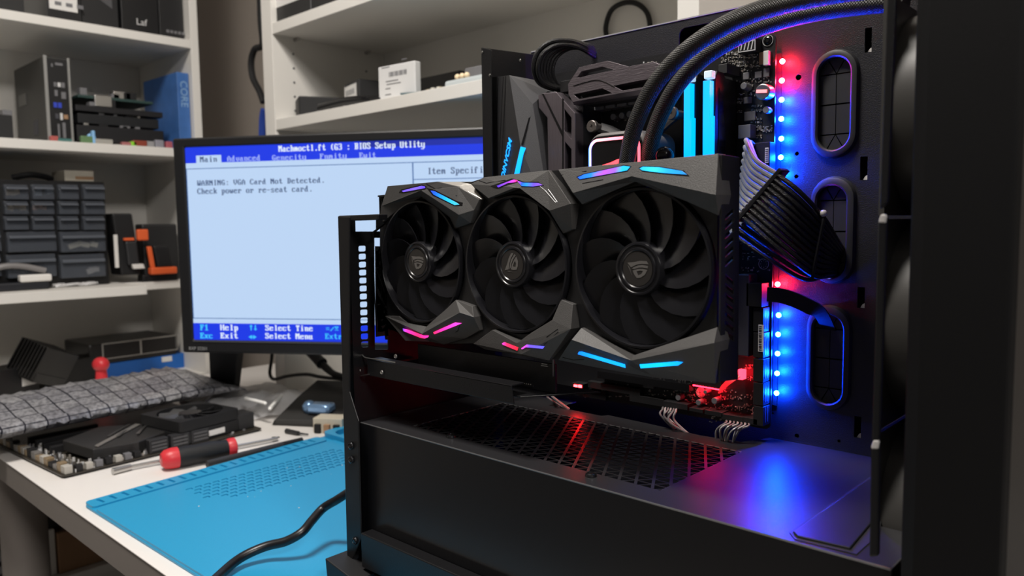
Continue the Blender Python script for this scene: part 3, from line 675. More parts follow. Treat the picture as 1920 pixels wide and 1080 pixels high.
# thin black cable through the top opening
tc_ = thing('fan_cable', 'thin black wires hanging from the top opening behind the hoses', 'cable', F(1270, 125, .57))
for k in range(6):
    q = MB(); q.tube([F(1312 + 3 * k, 70 + 2 * k, .60), F(1300 - 2 * k, 74 + k, .578), F(1283 - 3 * k, 86 + 2 * k, .566), F(1272 - 2 * k, 104 + k, .564), F(1272 + 2 * k, 124, .570)], .0009, 6); q.build('wire', sleeve_black, tc_, smooth=True)
# flat cable from the header to the lowest grommet
fc = thing('flat_cable', 'flat black ribbon cable running from motherboard edge into the lowest grommet', 'cable', F(1500, 570, .57))
q = MB(); P = [F(1438, 552, .556), F(1470, 556, .556), F(1510, 572, .562), F(1540, 592, .572), F(1562, 640, .600)]
pp = smooth_path(P, 6); vs = []
for i, p in enumerate(pp):
    t = (pp[min(i + 1, len(pp) - 1)] - pp[max(i - 1, 0)]).normalized(); u = V((0, 1, 0)).cross(t).normalized() * .0055
    vs += [p - u, p + u, p + u + V((0, .0018, 0)), p - u + V((0, .0018, 0))]
k = len(pp); q.add(vs, [(i * 4 + a, i * 4 + (a + 1) % 4, (i + 1) * 4 + (a + 1) % 4, (i + 1) * 4 + a) for i in range(k - 1) for a in range(4)] + [(3, 2, 1, 0), (4 * k - 4, 4 * k - 3, 4 * k - 2, 4 * k - 1)])
q.build('ribbon', matt_black, fc, smooth=True)
# front header wires
def wires(name, label, tops, ends, mid, mats, loc):
    t = thing(name, label, 'cable', loc)
    for (a, e, m_, mm) in zip(tops, ends, mid, mats):
        q = MB(); q.tube([F(a[0], a[1], YB - .012), F(a[0] - 1, a[1] + 4, YB - .020), F(m_[0] + random.uniform(-5, 5), m_[1] + random.uniform(-3, 3), YB - .024 + random.uniform(-.004, .004)), F(e[0] + random.uniform(-6, 6), e[1] + random.uniform(0, 8), YB - .016)], .0009, 6); q.build('wire', mm, t, smooth=True)
wg = [wire_grey, sleeve_grey]
wires('front_panel_wires', 'loose grey wires hanging from lower motherboard edge, under the graphics card', [(1243 + 5 * k, 764 + k * .7) for k in range(6)], [(1262 + 8 * k, 800 + 4 * k) for k in range(6)], [(1241 + 4.5 * k, 780 + 2 * k) for k in range(6)], [wg[k % 2] for k in range(6)], F(1270, 790, .56))
wires('header_wires', 'loose grey wires curling below the lower right motherboard corner', [(1362 + 7 * k, 789 + k) for k in range(7)], [(1344 + 5 * k, 838 + k) for k in range(7)], [(1346 + 6.5 * k, 806 + k) for k in range(7)], [wg[k % 2] for k in range(7)], F(1380, 810, .56))
wires('lamp_wires', 'thin grey wires bending down beside the red status lamps', [(1030 + 3 * k, 732) for k in range(3)], [(1064 + 3 * k, 764 + k) for k in range(3)], [(1030 + 4 * k, 744 + k) for k in range(3)], [wire_grey] * 3, F(1050, 750, .56))
# ================================================================ GRAPHICS CARD (mounted upright, fans to the open side)
gpu = thing('graphics_card', 'large charcoal graphics card with three fans and coloured light strips, standing upright in case', 'graphics card', (-.38, .43, -.095))
def GV(l): return [F(*p) for p in l]
fans = [(783, 491, 376, 604), (958, 492, 366, 623), (1188, 503, 352, 652)]
FC = []
for hx, hy, t, b in fans:
    ct, cb = F(hx, t, .421), F(hx, b, .421); FC.append((V(((ct.x + cb.x) / 2, .421, (ct.z + cb.z) / 2)), (ct.z - cb.z) / 2))
FC[0] = (V((F(787, 490, .421).x, .421, FC[0][0].z)), FC[0][1]); FC[1] = (V((F(965, 490, .421).x, .421, FC[1][0].z)), FC[1][1]); FC[2] = (V((F(1200, 500, .421).x, .421, FC[2][0].z)), FC[2][1])
out = [(727, 350), (820, 342), (884, 341), (906, 334), (1028, 320), (1044, 319), (1346, 290), (1344, 716), (1227, 707), (1121, 688), (1050, 673), (1028, 675), (887, 644), (832, 645), (807, 640), (760, 638), (722, 592), (712, 540), (712, 400), (715, 386)]
# base frame with the three round openings
mb = MB()
mb.plate(WL(out, 'y', .4235), [circle((c.x, .4235, c.z), r + .0012, (1, 0, 0), (0, 0, 1), 56) for c, r in FC], (0, .012, 0))
mb.build('fan_frame', card_dark, gpu, bevel=.0003)
FAC = {}
def chevron(key, vs, fs, m=None):
    P = GV(vs); fs = [(f[0], f[i], f[i + 1]) for f in fs for i in range(1, len(f) - 1)]; FAC[key] = (P, fs, [(p[0], p[1]) for p in vs])
    q = MB(); q.facets(P, fs, .430); return q.build('cover_plate', m or card_plastic, gpu, bevel=.0003)
lt = chevron('lt', [(715, 386, .419), (726.5, 349, .4195), (820, 340.5, .4195), (822, 341, .4195), (858, 349.5, .418), (899, 374, .418), (889, 394, .4165), (860, 403, .412), (789, 357, .4115), (882, 418, .420), (852, 429, .422), (843, 408, .421), (790, 369, .421), (738, 400, .421), (713, 420, .421)],
        [(0, 1, 2, 3, 4, 8), (4, 5, 6, 7, 8), (7, 6, 9, 10, 11), (8, 7, 11, 12), (0, 8, 12, 13, 14)])
mt = chevron('mt', [(882, 345, .419), (898, 338, .4195), (907, 332.5, .4205), (1028.5, 319, .4205), (1070, 382, .4135), (1073, 430, .4195), (1056, 438, .421), (1041, 411, .4205), (1030, 395, .4135), (974, 353, .4135), (964, 352, .4135), (916, 372, .416)],
        [(0, 1, 2, 10, 11), (2, 3, 9, 10), (3, 4, 8, 9), (8, 4, 5, 6, 7)])
rt = chevron('rt', [(1046, 318, .4205), (1346.5, 288, .4205), (1342, 365, .411), (1186, 330, .411), (1074, 362, .411), (1347, 404, .420), (1286, 377.5, .420), (1190, 340.5, .419), (1091, 383, .420)],
        [(0, 1, 2, 3, 4), (4, 3, 7, 8), (3, 2, 5, 6, 7)])
lb_ = chevron('lb', [(721, 592.5, .421), (748, 593, .4205), (763, 605.5, .420), (795, 615.5, .4185), (839, 581, .420), (854.5, 562, .420), (885.5, 574.5, .418), (888, 594.5, .4145), (862, 586, .4115), (791, 626, .4115), (760, 639, .4205), (807, 641, .4205), (832, 646, .4205), (873, 634.5, .420), (900, 619, .420)],
        [(0, 1, 2, 9), (2, 3, 9), (3, 4, 5, 8, 9), (5, 6, 7, 8), (0, 9, 11, 10), (9, 8, 13, 12, 11), (8, 7, 14, 13)])
mb_ = chevron('mb', [(887, 644.5, .420), (923, 618.5, .417), (967, 642, .4135), (971, 642, .4135), (995, 624.5, .4145), (1035, 600, .4155), (1052, 561, .420), (1074, 571, .419), (1070, 617, .4135), (1029, 676, .4205), (978, 664, .413), (909, 655, .4205)],
        [(0, 1, 2, 10, 11), (2, 3, 10), (3, 4, 5, 8, 10), (5, 6, 7, 8), (10, 8, 9), (10, 9, 11)])
rb = chevron('rb', [(1090, 615, .420), (1186, 667, .419), (1233, 654, .419), (1345, 613.5, .420), (1339, 643, .411), (1184, 676, .411), (1072, 637, .411), (1047, 675, .420), (1121, 689.5, .4205), (1228, 708, .4205), (1340, 719, .4205)],
        [(0, 1, 5, 6), (1, 2, 3, 4, 5), (6, 5, 9, 8, 7), (5, 4, 10, 9)])
# bright metal wedge between the first two plates
q = MB(); q.facets(GV([(822, 341, .4205), (884, 340.5, .4255), (884, 346, .4235), (906, 373, .4215), (898, 375, .4195), (858, 349.5, .4195)]), [(0, 1, 2, 3, 4, 5)], .430); q.build('metal_wedge', mat('brushed_silver', (.5, .48, .45), .35, .8, bump=.2, scale=300), gpu, bevel=.0002)
# coloured lamps set into the plates
def facet_hit(key, x, y):
    P, fs, _px = FAC[key]; best = None
    for f in fs:
        a, b, c = (P[i] for i in f); n = (b - a).cross(c - a)
        if n.length < 1e-12: continue
        p = WP(x, y, a, n); n.normalize()
        m = min(((q - o).cross(p - o)).dot(n) / (q - o).length for o, q in ((a, b), (b, c), (c, a)))
        if best is None or m > best[0]: best = (m, p)
    return best[1]
def on_facet(poly, key, tri, off=.0004, depth=.0012):
    """pieces of a lamp outline, one per facet it crosses, each lying on its own facet"""
    P, fs, px = FAC[key]; out = []
    for f in fs:
        T = [px[i] for i in f]
        ar = (T[1][0] - T[0][0]) * (T[2][1] - T[0][1]) - (T[1][1] - T[0][1]) * (T[2][0] - T[0][0])
        if abs(ar) < 1: continue
        sg = 1 if ar > 0 else -1; pg = list(poly)
        for k in range(3):
            (ax_, ay_), (bx2, by2) = T[k], T[(k + 1) % 3]
            side = lambda q_: sg * ((bx2 - ax_) * (q_[1] - ay_) - (by2 - ay_) * (q_[0] - ax_))
            nw = []
            for i in range(len(pg)):
                p_, q_ = pg[i], pg[(i + 1) % len(pg)]; s0, s1 = side(p_), side(q_)
                if s0 >= 0: nw.append(p_)
                if s0 * s1 < 0: t_ = s0 / (s0 - s1); nw.append((p_[0] + (q_[0] - p_[0]) * t_, p_[1] + (q_[1] - p_[1]) * t_))
            pg = nw
            if len(pg) < 3: break
        if len(pg) < 3: continue
        a, b, c = (P[i] for i in f); n = (b - a).cross(c - a)
        out.append([WP(x, y, a, n) + V((0, -off, 0)) for x, y in pg])
    return out, (0, depth, 0)
def lamp(parent, key, tri, poly, stops, strength, axis=0, slot=None):
    q = MB()
    if slot:
        pcs, vec = on_facet(slot, key, tri, .00025)
        for pc_ in pcs: q.prism(pc_, vec)
        s_ = q.build('lamp_slot', gloss_black, parent); q = MB()
    pcs, vec = on_facet(poly, key, tri, .0005)
    for pc_ in pcs: q.prism(pc_, vec)
    q.build('light_bar', ramp_glow('card_lamp', stops, strength, axis), parent)
BL, CY, VI, MG, RD, PK = (.0, .10, 1.0), (0, .45, 1.0), (.16, .08, 1.0), (.75, .04, .8), (1, .02, .12), (1, .03, .40)
lamp(lt, 'lt', (0, 2, 8), [(754, 358), (764, 355), (791, 348.5), (797, 349.5), (798, 352.5), (757, 360)], [(0, VI), (.6, (.2, .12, .9)), (1, (.1, .05, .7))], 1.5, slot=[(748, 361), (753, 355), (792, 346), (800, 350), (797, 355), (756, 361.5)])
lamp(lt, 'lt', (4, 6, 8), [(808, 357.5), (814, 358), (856, 379.5), (862, 383.5), (853, 384.5), (814, 365)], [(0, (.03, .02, .9)), (.3, BL), (.65, CY), (1, (.05, .5, .8))], 1.6, slot=[(800, 352), (815, 356), (857, 377), (868, 380), (867, 385.5), (853, 386), (811, 366)])
lamp(mt, 'mt', (2, 9, 10), [(932, 348.5), (957, 339), (964, 336.5), (971, 338), (968, 341.5), (953, 343), (935, 351.5)], [(0, (.05, .02, .7)), (.5, (.35, .05, .9)), (.8, MG), (1, RD)], 1.4, slot=[(920, 348.5), (928, 346), (960, 334.5), (973, 338), (969, 342), (932, 352.5)])
lamp(mt, 'mt', (3, 8, 9), [(970, 338.5), (981, 342.5), (1010, 343), (1018, 347), (1000, 349.5), (979, 349)], [(0, MG), (.25, BL), (.45, (0, .3, 1)), (.7, VI), (1, (.3, .1, .7))], 1.4, slot=[(970, 336.5), (983, 341), (1010, 341), (1020, 348), (978, 350)])
lamp(rt, 'rt', (0, 3, 4), [(1084, 332.5), (1096, 327), (1170, 311), (1182, 312.5), (1176, 319.5), (1088, 336)], [(0, BL), (.3, (0, .22, 1)), (.5, (.45, .08, .85)), (.72, (.3, .1, 1)), (.85, CY), (1, CY)], 1.7, slot=[(1081, 331.5), (1096, 325.5), (1171, 309.5), (1184, 311.5), (1177, 320.5), (1087, 337.5)])
lamp(rt, 'rt', (1, 2, 3), [(1200, 316), (1206, 312.5), (1236, 313.5), (1279, 320.5), (1289, 327.5), (1240, 324), (1205, 319.5)], [(0, CY), (.3, (.02, .62, 1)), (.6, (0, .35, 1)), (1, (0, .2, .6))], 1.7, slot=[(1198, 314.5), (1206, 311), (1237, 312), (1283, 320), (1293, 330.5), (1240, 325.5), (1204, 321)])
lamp(lb_, 'lb', (0, 9, 11), [(756, 616), (765, 618), (794, 629), (804, 629), (803, 632), (797, 634.5), (790, 633.5), (757, 620.5)], [(0, (.12, .06, .7)), (.15, PK), (.5, RD), (1, PK)], 1.8)
lamp(lb_, 'lb', (9, 8, 13), [(813, 623), (854, 604.5), (866, 606), (852, 612), (815, 626.5)], [(0, RD), (.4, PK), (1, (1, .06, .6))], 1.8)
lamp(mb_, 'mb', (0, 2, 10), [(942, 643.5), (946, 641.5), (972, 651.5), (970, 657), (943, 646)], [(0, (.9, .05, .6)), (.3, RD), (1, (1, .01, .03))], 1.6)
lamp(mb_, 'mb', (3, 8, 10), [(978, 653), (988, 646), (1021, 649.5), (1018, 653.5), (986, 651), (979, 655)], [(0, (1, .06, .7)), (.4, VI), (1, (.1, .1, 1))], 1.6)
lamp(rb, 'rb', (6, 5, 8), [(1086, 659.5), (1091, 659), (1172, 683), (1173, 689.5), (1084, 664)], [(0, (0, .16, 1)), (.4, (0, .32, 1)), (1, (0, .32, 1))], 1.9)
lamp(rb, 'rb', (5, 4, 9), [(1200, 683), (1270, 677.5), (1281, 679), (1272, 685), (1202, 690.5)], [(0, (0, .4, 1)), (.5, CY), (1, (0, .28, 1))], 1.9)
def groove(parent, key, tri, pts, wpx=1.1):
    q = MB(); P = [facet_hit(key, x, y) for x, y in pts]; q.tube(P, .00032, 6, sub=0); q.build('groove', gloss_black, parent)
groove(lt, 'lt', (4, 6, 8), [(799, 344), (817, 354.5), (827, 352.5), (857, 367.5)]); groove(mt, 'mt', (3, 4, 8), [(1013, 350), (1022, 357), (1041, 379), (1045, 379), (1028, 355)])
groove(mt, 'mt', (0, 2, 10), [(898, 338.5), (912, 343.5), (948, 338)]); groove(rt, 'rt', (0, 3, 4), [(1050, 329), (1100, 321)]); groove(rt, 'rt', (0, 3, 4), [(1092, 344), (1131, 337)])
groove(lb_, 'lb', (9, 8, 13), [(806, 638), (858, 621), (862, 610)]); groove(mb_, 'mb', (3, 8, 10), [(1021, 646), (1047, 622), (1046, 617), (1025, 632)]); groove(rb, 'rb', (6, 5, 8), [(1055, 670), (1075, 675), (1095, 674)])
# fans: ring, hub with swirl emblem, eleven swept blades
def rot_about(c, an):
    return Matrix.Translation(c) @ Matrix.Rotation(an, 4, 'Y') @ Matrix.Translation(-V(c))
for fi, (c, R_) in enumerate(FC):
    q = MB(); q.lathe([(R_, .0006), (R_ - .0003, .0016), (R_ - .0016, .0018), (R_ - .0020, .0008), (R_ - .0020, -.010), (R_, -.010)], c, (0, -1, 0), 72, closed=True)
    fan = q.build('fan', fan_black, gpu, smooth=True)
    hr = R_ * .335
    q = MB(); cc = V((c.x, .421, c.z))
    q.lathe([(hr, -.008), (hr, .0020), (hr * .97, .0030), (hr * .90, .0032), (hr * .86, .0024), (hr * .80, .0024), (hr * .77, .0034), (hr * .70, .0034), (hr * .66, .0026), (0, .0026)], cc, (0, -1, 0), 56)
    q.build('fan_hub', fan_black, fan, smooth=True)
    q = MB(); q.lathe([(0, .0029), (hr * .64, .0029), (hr * .65, .0025)], cc, (0, -1, 0), 48); q.build('hub_badge', mat('badge_grey', (.035, .032, .030), .3, .3), fan, smooth=True)
    q = MB(); an = (0.25, -0.9, 0.1)[fi]; u = V((math.cos(an), 0, -math.sin(an))); v_ = V((math.sin(an), 0, math.cos(an)))
    eye_logo(q, cc + V((0, -.00295, 0)), hr * .46, u, v_, .0002); q.build('emblem', mat('emblem_silver', (.22, .21, .20), .35, .6), fan)
    nb = 11
    for k in range(nb):
        q = MB(); vs = []; NR, NA = 6, 4
        for i in range(NR):
            r = hr * .95 + (R_ - .0022 - hr * .95) * i / (NR - 1); sw = .55 * (i / (NR - 1)) ** 1.3; wd = 2 * math.pi / nb * (1.22 - .10 * i / (NR - 1))
            for j in range(NA):
                s_ = j / (NA - 1); an = 2 * math.pi * k / nb + sw + s_ * wd
                y = c.y + .0004 + .0075 * s_ ** 1.15 + .0016 * (i / (NR - 1)) ** 2 - .0012 * math.sin(math.pi * i / (NR - 1))
                vs.append(V((c.x + r * math.cos(an), y, c.z + r * math.sin(an))))
        n_ = len(vs); vs += [p + V((0, .0007, 0)) for p in vs]; fs = []
        for i in range(NR - 1):
            for j in range(NA - 1):
                a_ = i * NA + j; fs += [(a_, a_ + 1, a_ + NA + 1, a_ + NA), (n_ + a_, n_ + a_ + NA, n_ + a_ + NA + 1, n_ + a_ + 1)]
        for i in range(NR - 1):
            for j in (0, NA - 1): a_ = i * NA + j; fs.append((a_, a_ + NA, n_ + a_ + NA, n_ + a_))
        for j in range(NA - 1):
            for i in (0, NR - 1): a_ = i * NA + j; fs.append((a_, a_ + 1, n_ + a_ + 1, n_ + a_))
        q.add(vs, fs); q.build('fan_blade', fan_black, fan, smooth=True)
# cooling fins, heat pipes, board and back plate
gx0, gx1 = F(720, 500, .44).x, F(1338, 500, .44).x; gz0, gz1 = F(1188, 690, .44).z, F(1188, 318, .44).z
q = MB(); k = 110
for i in range(k):
    x = gx0 + .004 + (gx1 - gx0 - .012) * i / (k - 1); q.box(x - .0002, x + .0002, .4335, .4520, gz0 + .010, gz1 - .008)
q.build('cooling_fins', fin_metal, gpu)
for z in (-.045, -.028, -.012):
    q = MB(); q.tube([(gx0 + .004, .447, z), ((gx0 + gx1) / 2, .447, z), (gx1 - .006, .447, z)], .003, 10, sub=3); q.build('heat_pipe', steel, gpu, smooth=True)
q = MB(); q.box(gx0 + .001, gx1 - .010, .4525, .4542, gz0 + .012, gz1 - .010); q.build('circuit_board', pcb, gpu)
q = MB(); q.box(gx0 + .001, gx1 - .004, .4555, .4572, gz0 + .010, gz1 - .004); q.build('back_plate', matt_black, gpu, bevel=.0004)
# side cheek at the right end with slanted vents
xe = F(1345, 500, .415).x - .0006
vents = []
for y0, n_ in ((398, 6), (520, 7)):
    for i in range(n_):
        y = y0 + 17.5 * i; flip = 1 if y0 < 500 else -1
        l, r = 1360, 1376
        pts = [(l, y + 7 * flip), (r, y - 7 * flip), (r, y - 7 * flip + 8), (l, y + 7 * flip + 8)]
        vents.append([W(a, b, 'x', xe) for a, b in pts])
o4 = [W(a, b, 'x', xe) for a, b in ((1346, 289), (1387, 295), (1384, 712), (1342, 718))]
o4[0].y = .4205; o4[3].y = .4205
q = MB(); q.plate(o4, vents, (-.0014, 0, 0)); q.build('end_cheek', card_dark, gpu, bevel=.0003)
q = MB(); q.prism([V((gx0 + .006, .4305, FC[0][0].z + .058)), V((xe - .001, .4305, o4[0].z - .001)), V((xe - .001, .442, o4[0].z - .001)), V((gx0 + .006, .442, FC[0][0].z + .058))], (0, 0, -.0014)); q.build('top_cheek', card_dark, gpu)
# metal bracket with vents at the rear end
xb = -.5500
def bh(x0, x1, y0, y1): return [W(a, b, 'x', xb) for a, b in ((x0, y0), (x1, y0), (x1, y1), (x0, y1))]
hs = []
for i in range(12):
    y = 466 + 13.8 * i; w0 = 4.2 - (1.0 if i % 3 == 1 else 0); hs.append(bh(708.5 - w0 + .35 * i, 708.5 + w0 + .35 * i, y - 4.3, y + 4.3))
for i in range(8):
    y = 560 + 10.5 * i; hs.append(bh(720 + .5 * i, 725 + .5 * i, y - 3.4, y + 3.4))
bo = [W(a, b, 'x', xb) for a, b in ((700, 434), (706, 434), (706, 402), (745, 402))]
q = MB(); q.plate(bo + [V((xb, bo[-1].y, -.098)), V((xb, bo[0].y, -.098))], hs, (-.001, 0, 0)); q.build('slot_bracket', case_black, gpu)
# ================================================================ UPRIGHT CARD HOLDER (rail, tray and riser board)
hold = thing('card_holder', 'black metal rail and tray carrying the upright graphics card above the power supply cover', 'bracket', (-.47, .42, -.135))
q = MB(); q.prism(WL([(688, 673), (958.5, 722.5), (963, 758), (726, 711.5), (689, 704)], 'y', .405), (0, .0014, 0))
q.prism([F(688, 673, .405), F(958.5, 722.5, .405), F(958.5, 722.5, .405) + V((0, .014, 0)), F(688, 673, .405) + V((0, .014, 0))], (0, 0, -.0014)); q.build('rail', case_black, hold, bevel=.0005)
zt_ = F(975, 743, .410).z
q = MB(); q.prism([V((-.560, .410, zt_)), V((-.378, .410, zt_)), V((F(1126, 703, .46).x, .460, zt_ )), V((-.560, .470, zt_))], (0, 0, -.0013)); q.build('holder_tray', case_black, hold, bevel=.0004)
q = MB(); q.box(-.520, F(1040, 690, .432).x, .4325, .4345, zt_ + .0005, zt_ + .022); rs = q.build('riser_board', pcb, hold)
q = MB(); q.box(-.515, -.385, .4318, .4325, zt_ + .002, zt_ + .0035)
rw = MB()
for i in range(60): rw.box(-.512 + .0021 * i, -.5113 + .0021 * i, .4319, .4324, zt_ + .0035, zt_ + .0042)
rw.build('solder_row', solder, rs)['kind'] = 'stuff'
q.build('riser_socket', matt_black, hold)
for k, (x, y, wd) in enumerate(((1021, 682.5, 9), (1021, 686, 11))):
    q = MB(); p = F(x, y, .4322); q.box(p.x - .0003 * wd, p.x + .0003 * wd, .4318, .4324, p.z - .0003, p.z + .0003); q.build('print_line', silk, rs)
q = MB(); q.prism([F(1036, 674, .432), F(1038.5, 674, .432), F(1038.5, 706, .432), F(1036, 706, .432)], (0, .001, 0)); q.build('riser_edge', mat('edge_metal', (.25, .25, .28), .3, .8), hold)
for a in ((674, 694), (716, 698), (742, 668)): screw(hold, F(a[0], a[1], .404), .0018, m=steel)
q = MB(); q.prism(WL([(676, 703.5), (688, 701.5), (688, 703.5), (676, 705.5)], 'y', .402), (0, .003, 0)); q.build('clip', steel, hold)
q = MB(); q.tube([F(678, 660, .408), F(684, 670, .406), F(706, 674, .405), F(742, 680, .406)], .0007, 6); q.build('wire_clip', steel, hold, smooth=True)
# ================================================================ DESK
desk = thing('desk', 'white laminate desk with grey edge under the computer case', 'desk', (-.6, .68, ZF))
mb = MB(); mb.box(-1.69, 0.55, .2915, 1.055, ZT - .0018, ZT); mb.build('desk_top', desk_white, desk, bevel=.0006)
mb = MB(); mb.box(-1.69, 0.55, .2922, 1.055, ZT - .034, ZT - .0018); mb.build('desk_edge', desk_edge, desk)
for x, y in ((-1.392, .338), (0.45, .338), (-1.62, 1.0), (0.45, 1.0)):
    mb = MB(); mb.cyl((x, y, ZF), (x, y, ZT - .034), .033, n=28); mb.build('leg', desk_edge, desk, smooth=True)

# ================================================================ MONITOR
E1 = V((.843, .537, 0)).normalized(); EN = V((.537, -.843, 0)).normalized()
P0 = (ROT @ _ray(348, 280)) * 1.25
MROT = math.atan2(E1.y, E1.x)
def WM(px, py, off=0.0):
    """screen-plane coordinates (along the screen, up) of a photograph pixel"""
    d = ROT @ _ray(px, py); p = d * ((P0.dot(EN)) / d.dot(EN)); return (p - P0).dot(E1), p.z
def MP(u, z, off=0.0): return V((P0.x, P0.y, 0)) + E1 * u + V((0, 0, z)) + EN * off
SW = 0.572; z_top, z_bot = 0.1290, -0.1835
ub, bt, bb = 0.0205, 0.0150, 0.0215
mloc = MP(SW / 2, ZT, -.08); mloc.z = ZT
mon = thing('monitor', 'wide black monitor showing a blue and grey setup screen behind the case', 'monitor', mloc)
mb = MB()
mb.plate([MP(-ub, z_top + bt, .004), MP(SW + ub, z_top + bt, .004), MP(SW + ub, z_bot - bb, .004), MP(-ub, z_bot - bb, .004)],
         [[MP(0, z_top, .004), MP(SW, z_top, .004), MP(SW, z_bot, .004), MP(0, z_bot, .004)]], -EN * .02)
mb.build('bezel', mat('monitor_black', (.009, .009, .010), .42, bump=.1, scale=900), mon, bevel=.003)
mb = MB(); mb.prism([MP(-ub + .004, z_top + bt - .004, -.017), MP(SW + ub - .004, z_top + bt - .004, -.017), MP(SW + ub - .004, z_bot - bb + .004, -.017), MP(-ub + .004, z_bot - bb + .004, -.017)], -EN * .022); mb.build('back_shell', matt_black, mon, bevel=.006)
mb = MB(); mb.prism([MP(0, z_bot - .0006, .0052), MP(SW, z_bot - .0006, .0052), MP(SW, z_bot - .0030, .0052), MP(0, z_bot - .0030, .0052)], -EN * .001); mb.build('bezel_trim', mat('trim_grey', (.12, .12, .12), .3, .5), mon)
# the lit picture: emission only
S = 1.0
c_paper = glow('screen_pale_blue', (.50, .66, .90), S, (.01, .01, .01)); c_blue = glow('screen_blue', (.004, .035, .78), S, (.01, .01, .01)); c_deep = glow('screen_deep_blue', (.004, .018, .36), S, (.01, .01, .01))
c_white = glow('screen_white', (.78, .88, 1), S, (.01, .01, .01)); c_ink = glow('screen_ink', (.012, .04, .14), S, (.01, .01, .01)); c_line = glow('screen_line', (.03, .11, .34), S, (.01, .01, .01)); c_cyan = glow('screen_cyan', (.05, .58, 1.0), S, (.01, .01, .01)); c_lav = glow('screen_lavender', (.38, .48, .95), S, (.01, .01, .01))
def srect(q, u0, u1, z0, z1, off): q.prism([MP(u0, z0, off), MP(u1, z0, off), MP(u1, z1, off), MP(u0, z1, off)], -EN * .0003)
q = MB(); srect(q, 0, SW, z_bot, z_top, .0015); scr = q.build('screen', c_paper, mon)
zt1 = z_top - .0128; zt2 = zt1 - .0125; zb1 = z_bot + .0275
q = MB(); srect(q, 0, SW, zt1, z_top, .0017); q.build('title_bar', c_blue, scr)
q = MB(); srect(q, .30, SW, zt1 + .0035, z_top, .0018); q.build('title_shade', c_deep, scr)
q = MB(); srect(q, 0, SW, zt2, zt1, .0017); q.build('menu_bar', c_blue, scr)
u0, z0 = WM(369, 298); u1, _ = WM(416, 298)
q = MB(); srect(q, u0, u1, zt2 - .0004, zt1 - .0006, .0018); q.build('menu_tab', c_paper, scr)
q = MB(); srect(q, 0, SW, z_bot, zb1, .0017); q.build('help_bar', c_blue, scr)
q = MB(); t_ = .0011
xl = WM(354, 400)[0]; zl0 = zb1 + .0075; zl1 = zt2 - .0085; ud = WM(775, 330)[0]
srect(q, xl, SW - .006, zl1 - t_, zl1, .0017); srect(q, xl, SW - .006, zl0, zl0 + t_, .0017); srect(q, xl, xl + t_, zl0, zl1, .0017); srect(q, SW - .006 - t_, SW - .006, zl0, zl1, .0017)
srect(q, ud - .0009, ud + .0009, zl0, zl1, .0017); srect(q, ud, SW - .006, WM(820, 335)[1] - t_, WM(820, 335)[1], .0017); q.build('box_lines', c_line, scr)
GL = {'A': '0010386CC6C6FEC6C6C6C6', 'B': '00FC6666667C66666666FC', 'C': '003C66C2C0C0C0C0C2663C', 'D': '00F86C6666666666666CF8', 'E': '00FE6662687868606266FE', 'F': '00FE6662687868606060F0', 'G': '003C66C2C0C0DEC6C6663A', 'H': '00C6C6C6C6FEC6C6C6C6C6', 'I': '003C18181818181818183C', 'M': '00C6EEFEFED6C6C6C6C6C6', 'N': '00C6E6F6FEDECEC6C6C6C6', 'O': '007CC6C6C6C6C6C6C6C67C', 'R': '00FC6666667C6C666666E6', 'S': '007CC6C660380C06C6C67C', 'T': '007E7E5A1818181818183C', 'U': '00C6C6C6C6C6C6C6C6C67C', 'V': '00C6C6C6C6C6C6C66C3810', 'W': '00C6C6C6C6D6D6D6FEEE6C',
      'a': '00000000780C7CCCCCCC76', 'b': '00E06060786C666666667C', 'c': '000000007CC6C0C0C0C67C', 'd': '001C0C0C3C6CCCCCCCCC76', 'e': '000000007CC6FEC0C0C67C', 'f': '00386C6460F060606060F0', 'g': '0000000076CCCCCCCCCC7C0CCC78', 'h': '00E060606C7666666666E6', 'i': '0018180038181818181 83C'.replace(' ', ''), 'k': '00E06060666C78786C66E6', 'l': '003818181818181818183C', 'm': '00000000ECFED6D6D6D6C6', 'n': '00000000DC666666666666', 'o': '000000007CC6C6C6C6C67C', 'p': '00000000DC66666666667C6060F0', 'r': '00000000DC76666060 60F0'.replace(' ', ''), 's': '000000007CC660380CC67C', 't': '00103030FC30303030361C', 'u': '00000000CCCCCCCCCCCC76', 'v': '000000006666666666 3C18'.replace(' ', ''), 'w': '00000000C6C6D6D6D6FE6C', 'x': '00000000C66C3838386CC6', 'y': '00000000C6C6C6C6C6C67E060CF8',
      '1': '001838781818181818187E', '3': '007CC606063C060606C67C', '.': '0000000000000000001818', ':': '0000000018180000001818', '(': '000C18303030303030180C', ')': '0030180C0C0C0C0C0C1830', '-': '000000000000FE00000000', '=': '00000000007E00007E0000', '/': '0000000002060C183060C0', '^': '00183C7E18181818181818', '_': '0018181818181818 7E3C18'.replace(' ', ''), '<': '0000000000286CFE6C2800', '~': '000000FEC66C381000FE00'}
def screen_text(name, s, px, py0, py1, pxe, m, bold=False):
    """VGA-style cell lettering from photograph pixel px..pxe; py0 and py1 are the cap top and the base line"""
    ua, za = WM(px, py0); ue, ze = WM(pxe, py0); zb_ = WM(px, py1)[1]
    n = len(s); cw = (ue - ua) / n; rh = (za - zb_) / 10; q = MB()
    for i, ch in enumerate(s):
        g = GL.get(ch)
        if not g: continue
        for r in range(len(g) // 2):
            byte = int(g[2 * r:2 * r + 2], 16); c_ = 0
            while c_ < 8:
                if byte >> (7 - c_) & 1:
                    d_ = c_
                    while d_ < 8 and byte >> (7 - d_) & 1: d_ += 1
                    x0 = ua + (i + c_ / 8.6) * cw; x1 = ua + (i + d_ / 8.6 + (.06 if bold else 0)) * cw
                    srect(q, x0, x1, za - rh * r, za - rh * (r - 1), .0021); c_ = d_
                else: c_ += 1
    q.build(name, m, scr)
